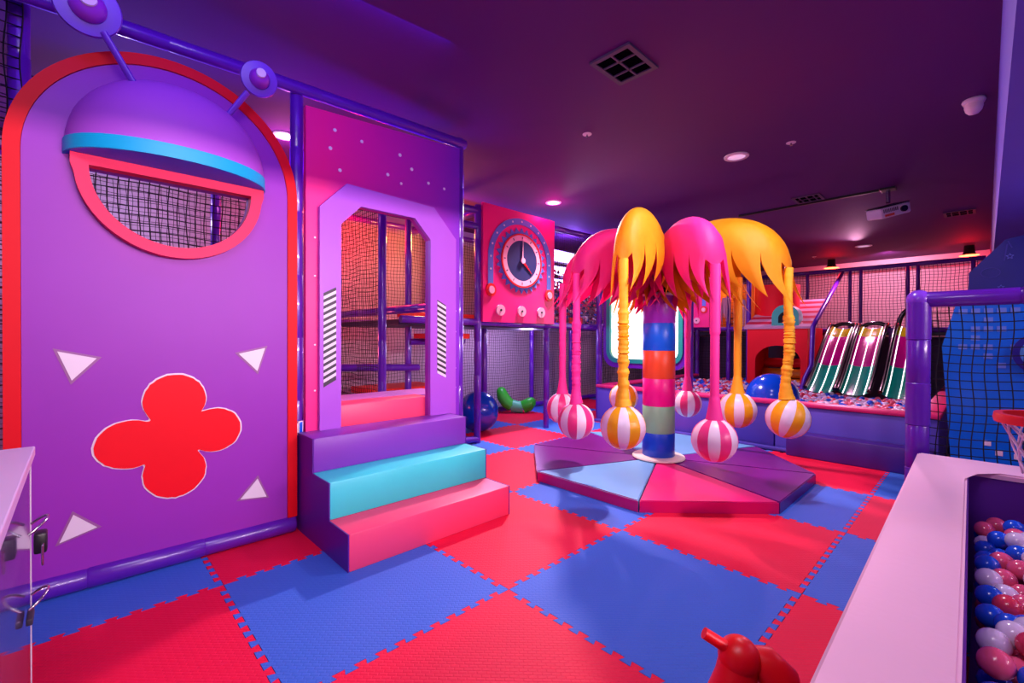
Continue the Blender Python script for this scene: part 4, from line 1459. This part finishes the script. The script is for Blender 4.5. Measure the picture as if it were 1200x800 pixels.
for z, has in ((0.70, True), (0.50, False)):
    k = thing('key_lock' if has else 'cable_lock', 'black key lock with chrome loop hanging on the clear cabinet door' if has else 'lower chrome cable loop lock on the clear cabinet door', 'lock', (-1.60, 0.2, z))
    pts = [Vector((-1.615 + 0.035 * sin(pi * i / 12), 0.20 + 0.05 * cos(pi * i / 12), z + 0.028 * sin(pi * i / 12))) for i in range(13)]
    obj('loop', sweep(BM(), pts, 0.0035, 8), 'chrome', k, smooth=60)
    if not has:
        obj('latch', box(BM(), (-1.619, 0.12, z - 0.03), (-1.606, 0.19, z - 0.012), 0.003, 2), 'charcoal', k, smooth=40)
        continue
    obj('lock_body', box(BM(), (-1.606, 0.14, z - 0.055), (-1.580, 0.185, z - 0.0), 0.006, 2), 'black', k, smooth=40)
    obj('key', box(BM(), (-1.590, 0.105, z - 0.075), (-1.585, 0.125, z - 0.02), 0.002), 'chrome', k)

# ================================================================= ceiling fittings
def disc_light(x, y, r, face, label, name='downlight', cat='light', group=None, z=3.0):
    t = thing(name, label, cat, (x, y, z - 0.03), group)
    obj('trim_ring', lathe(BM(), [(r * 0.72, -0.012), (r, -0.010), (r * 1.02, 0.0), (r * 0.72, 0.0)], (x, y, z - 0.001), 28), 'white', t, smooth=40)
    obj('lens', lathe(BM(), [(0, -0.006), (r * 0.74, -0.006), (r * 0.74, 0), (0, 0)], (x, y, z - 0.001), 28), face, t, smooth=40)
    return t


disc_light(2.955, 2.30, 0.10, 'lamp', 'bright round downlight above the large clock panel')
disc_light(-0.21, 2.66, 0.09, 'lamp', 'bright downlight seen between the arch panel and the doorway panel')
disc_light(3.101, 0.082, 0.11, 'lamp_dim', 'pale round unlit ceiling disc right of the palm ride', 'ceiling_disc', 'ceiling fitting')
disc_light(9.237, 0.007, 0.13, 'lamp_dim', 'small pale round disc in the far ceiling before the red glow', 'ceiling_disc', 'ceiling fitting')
disc_light(6.4, 1.0, 0.05, 'lamp_dim', 'tiny pale sensor disc behind the yellow leaf', 'ceiling_sensor', 'ceiling fitting')
for x, y, lab in ((10.6, 0.78, 'red glowing spotlight at the far ceiling above the slides'), (10.6, -1.38, 'red glowing spotlight at the far ceiling beside the navy sign')):
    t = thing('red_spotlight', lab, 'light', (x, y, 2.9), 'red spotlights at the far wall')
    obj('body', lathe(BM(), [(0, 0.18), (0.07, 0.18), (0.08, 0.05), (0.11, 0.0), (0, 0.0)], (x, y, 2.82), 20), 'black', t, smooth=40)
    obj('lens', lathe(BM(), [(0, -0.012), (0.14, -0.010), (0.14, 0.0), (0, 0.0)], (x, y, 2.82), 20), 'lamp_red', t, smooth=40)
for x, y, lab in ((1.676, 0.801, 'small ceiling sprinkler nearest the square vent'), (3.131, -0.377, 'small ceiling sprinkler right of the pale disc'), (9.9, 0.95, 'far small ceiling sprinkler beside the red glow')):
    t = thing('sprinkler', lab, 'sprinkler', (x, y, 2.95), 'ceiling sprinklers')
    obj('escutcheon', lathe(BM(), [(0, -0.004), (0.038, -0.004), (0.04, 0.0), (0, 0)], (x, y, 2.999), 20), 'white', t, smooth=40)
    obj('nozzle', lathe(BM(), [(0, -0.022), (0.014, -0.022), (0.014, -0.018), (0.006, -0.016), (0.008, 0), (0, 0)], (x, y, 2.995), 12), 'chrome', t, smooth=40)


def vent(x0, y0, x1, y1, nx, ny, label):
    t = thing('ceiling_vent', label, 'air vent', ((x0 + x1) / 2, (y0 + y1) / 2, 2.98), 'ceiling air vents')
    obj('frame', plate(BM(), [(x0, y0), (x1, y0), (x1, y1), (x0, y1)], [[(x0 + 0.03, y0 + 0.03), (x1 - 0.03, y0 + 0.03), (x1 - 0.03, y1 - 0.03), (x0 + 0.03, y1 - 0.03)]], -0.014, 0.0, FZ(2.999)), 'vent_grey', t)
    obj('backing', box(BM(), (x0 + 0.03, y0 + 0.03, 2.994), (x1 - 0.03, y1 - 0.03, 2.9985)), 'vent_black', t)
    for i in range(1, nx):
        x = x0 + (x1 - x0) * i / nx
        obj('slat', box(BM(), (x - 0.006, y0 + 0.03, 2.985), (x + 0.006, y1 - 0.03, 2.994)), 'vent_grey', t)
    for j in range(1, ny):
        y = y0 + (y1 - y0) * j / ny
        obj('slat', box(BM(), (x0 + 0.03, y - 0.006, 2.985), (x1 - 0.03, y + 0.006, 2.994)), 'vent_grey', t)


vent(0.86, -0.12, 1.21, 0.17, 3, 2, 'square grid air vent in the ceiling, nearest the camera')
vent(4.95, -0.20, 5.27, 0.10, 2, 4, 'dark rectangular ceiling vent left of the projector')
vent(7.2, -1.50, 7.52, -1.18, 2, 4, 'dark rectangular ceiling vent right of the projector')

pj = thing('projector', 'white ceiling-mounted projector on a short black bracket', 'projector', (5.5, -0.77, 3.0))
pc = Vector((5.35, -0.80, 2.73))
obj('mount_plate', box(BM(), (5.28, -0.87, 2.975), (5.42, -0.73, 2.999), 0.004), 'black', pj)
obj('mount_stem', sweep(BM(), [(5.35, -0.80, 2.98), (5.35, -0.80, 2.83)], 0.022, 12), 'chrome', pj, smooth=40)
bm = box(BM(), (-0.16, -0.13, -0.06), (0.16, 0.13, 0.06), 0.018, 3)
Mx = Matrix.Translation(pc) @ Matrix.Rotation(radians(-52), 4, 'Z') @ Matrix.Rotation(radians(-14), 4, 'Y') @ Matrix.Rotation(radians(10), 4, 'X')
bmesh.ops.transform(bm, matrix=Mx, verts=bm.verts)
pb = obj('housing', bm, 'white', pj, smooth=40)
bm = BM()
for k in range(9):
    box(bm, (-0.13 + 0.018 * k, -0.134, 0.0), (-0.122 + 0.018 * k, -0.129, 0.04))
bmesh.ops.transform(bm, matrix=Mx, verts=bm.verts)
obj('grille', bm, 'charcoal', pb)
bm = box(BM(), (-0.12, -0.133, -0.045), (-0.02, -0.129, -0.02))
bmesh.ops.transform(bm, matrix=Mx, verts=bm.verts)
obj('sticker', bm, 'band_orange', pb)
bm = lathe(BM(), [(0, 0), (0.035, 0), (0.035, 0.02), (0, 0.024)], (0, 0, 0), 20)
bmesh.ops.transform(bm, matrix=Mx @ Matrix.Translation((0.08, -0.13, 0)) @ Matrix.Rotation(pi / 2, 4, 'X'), verts=bm.verts)
obj('lens', bm, 'lens', pb, smooth=40)
bm = box(BM(), (-0.165, -0.12, 0.062), (0.165, 0.12, 0.072), 0.003)
bmesh.ops.transform(bm, matrix=Mx, verts=bm.verts)
obj('bracket', bm, 'black', pj)
tag(obj('cable_trunking', box(BM(), (5.30, -0.72, 2.972), (5.335, 0.85, 2.999), 0.003), 'black', loc=(5.3, 0, 2.98)),
    'thin black cable trunking on the ceiling leading to the projector', 'cable trunking')

dc = thing('dome_camera', 'white dome security camera on the ceiling near the right edge', 'security camera', (3.2, -1.5, 3.0))
obj('base', lathe(BM(), [(0, 0), (0.062, 0), (0.066, -0.012), (0.058, -0.03), (0.0, -0.03)], (3.26, -1.53, 2.998), 28), 'white', dc, smooth=40)
obj('dome', lathe(BM(), [(0.052, -0.03), (0.052, -0.055), (0.045, -0.082), (0.028, -0.102), (0, -0.11)], (3.26, -1.53, 2.998), 28), 'ball_white', dc, smooth=60)
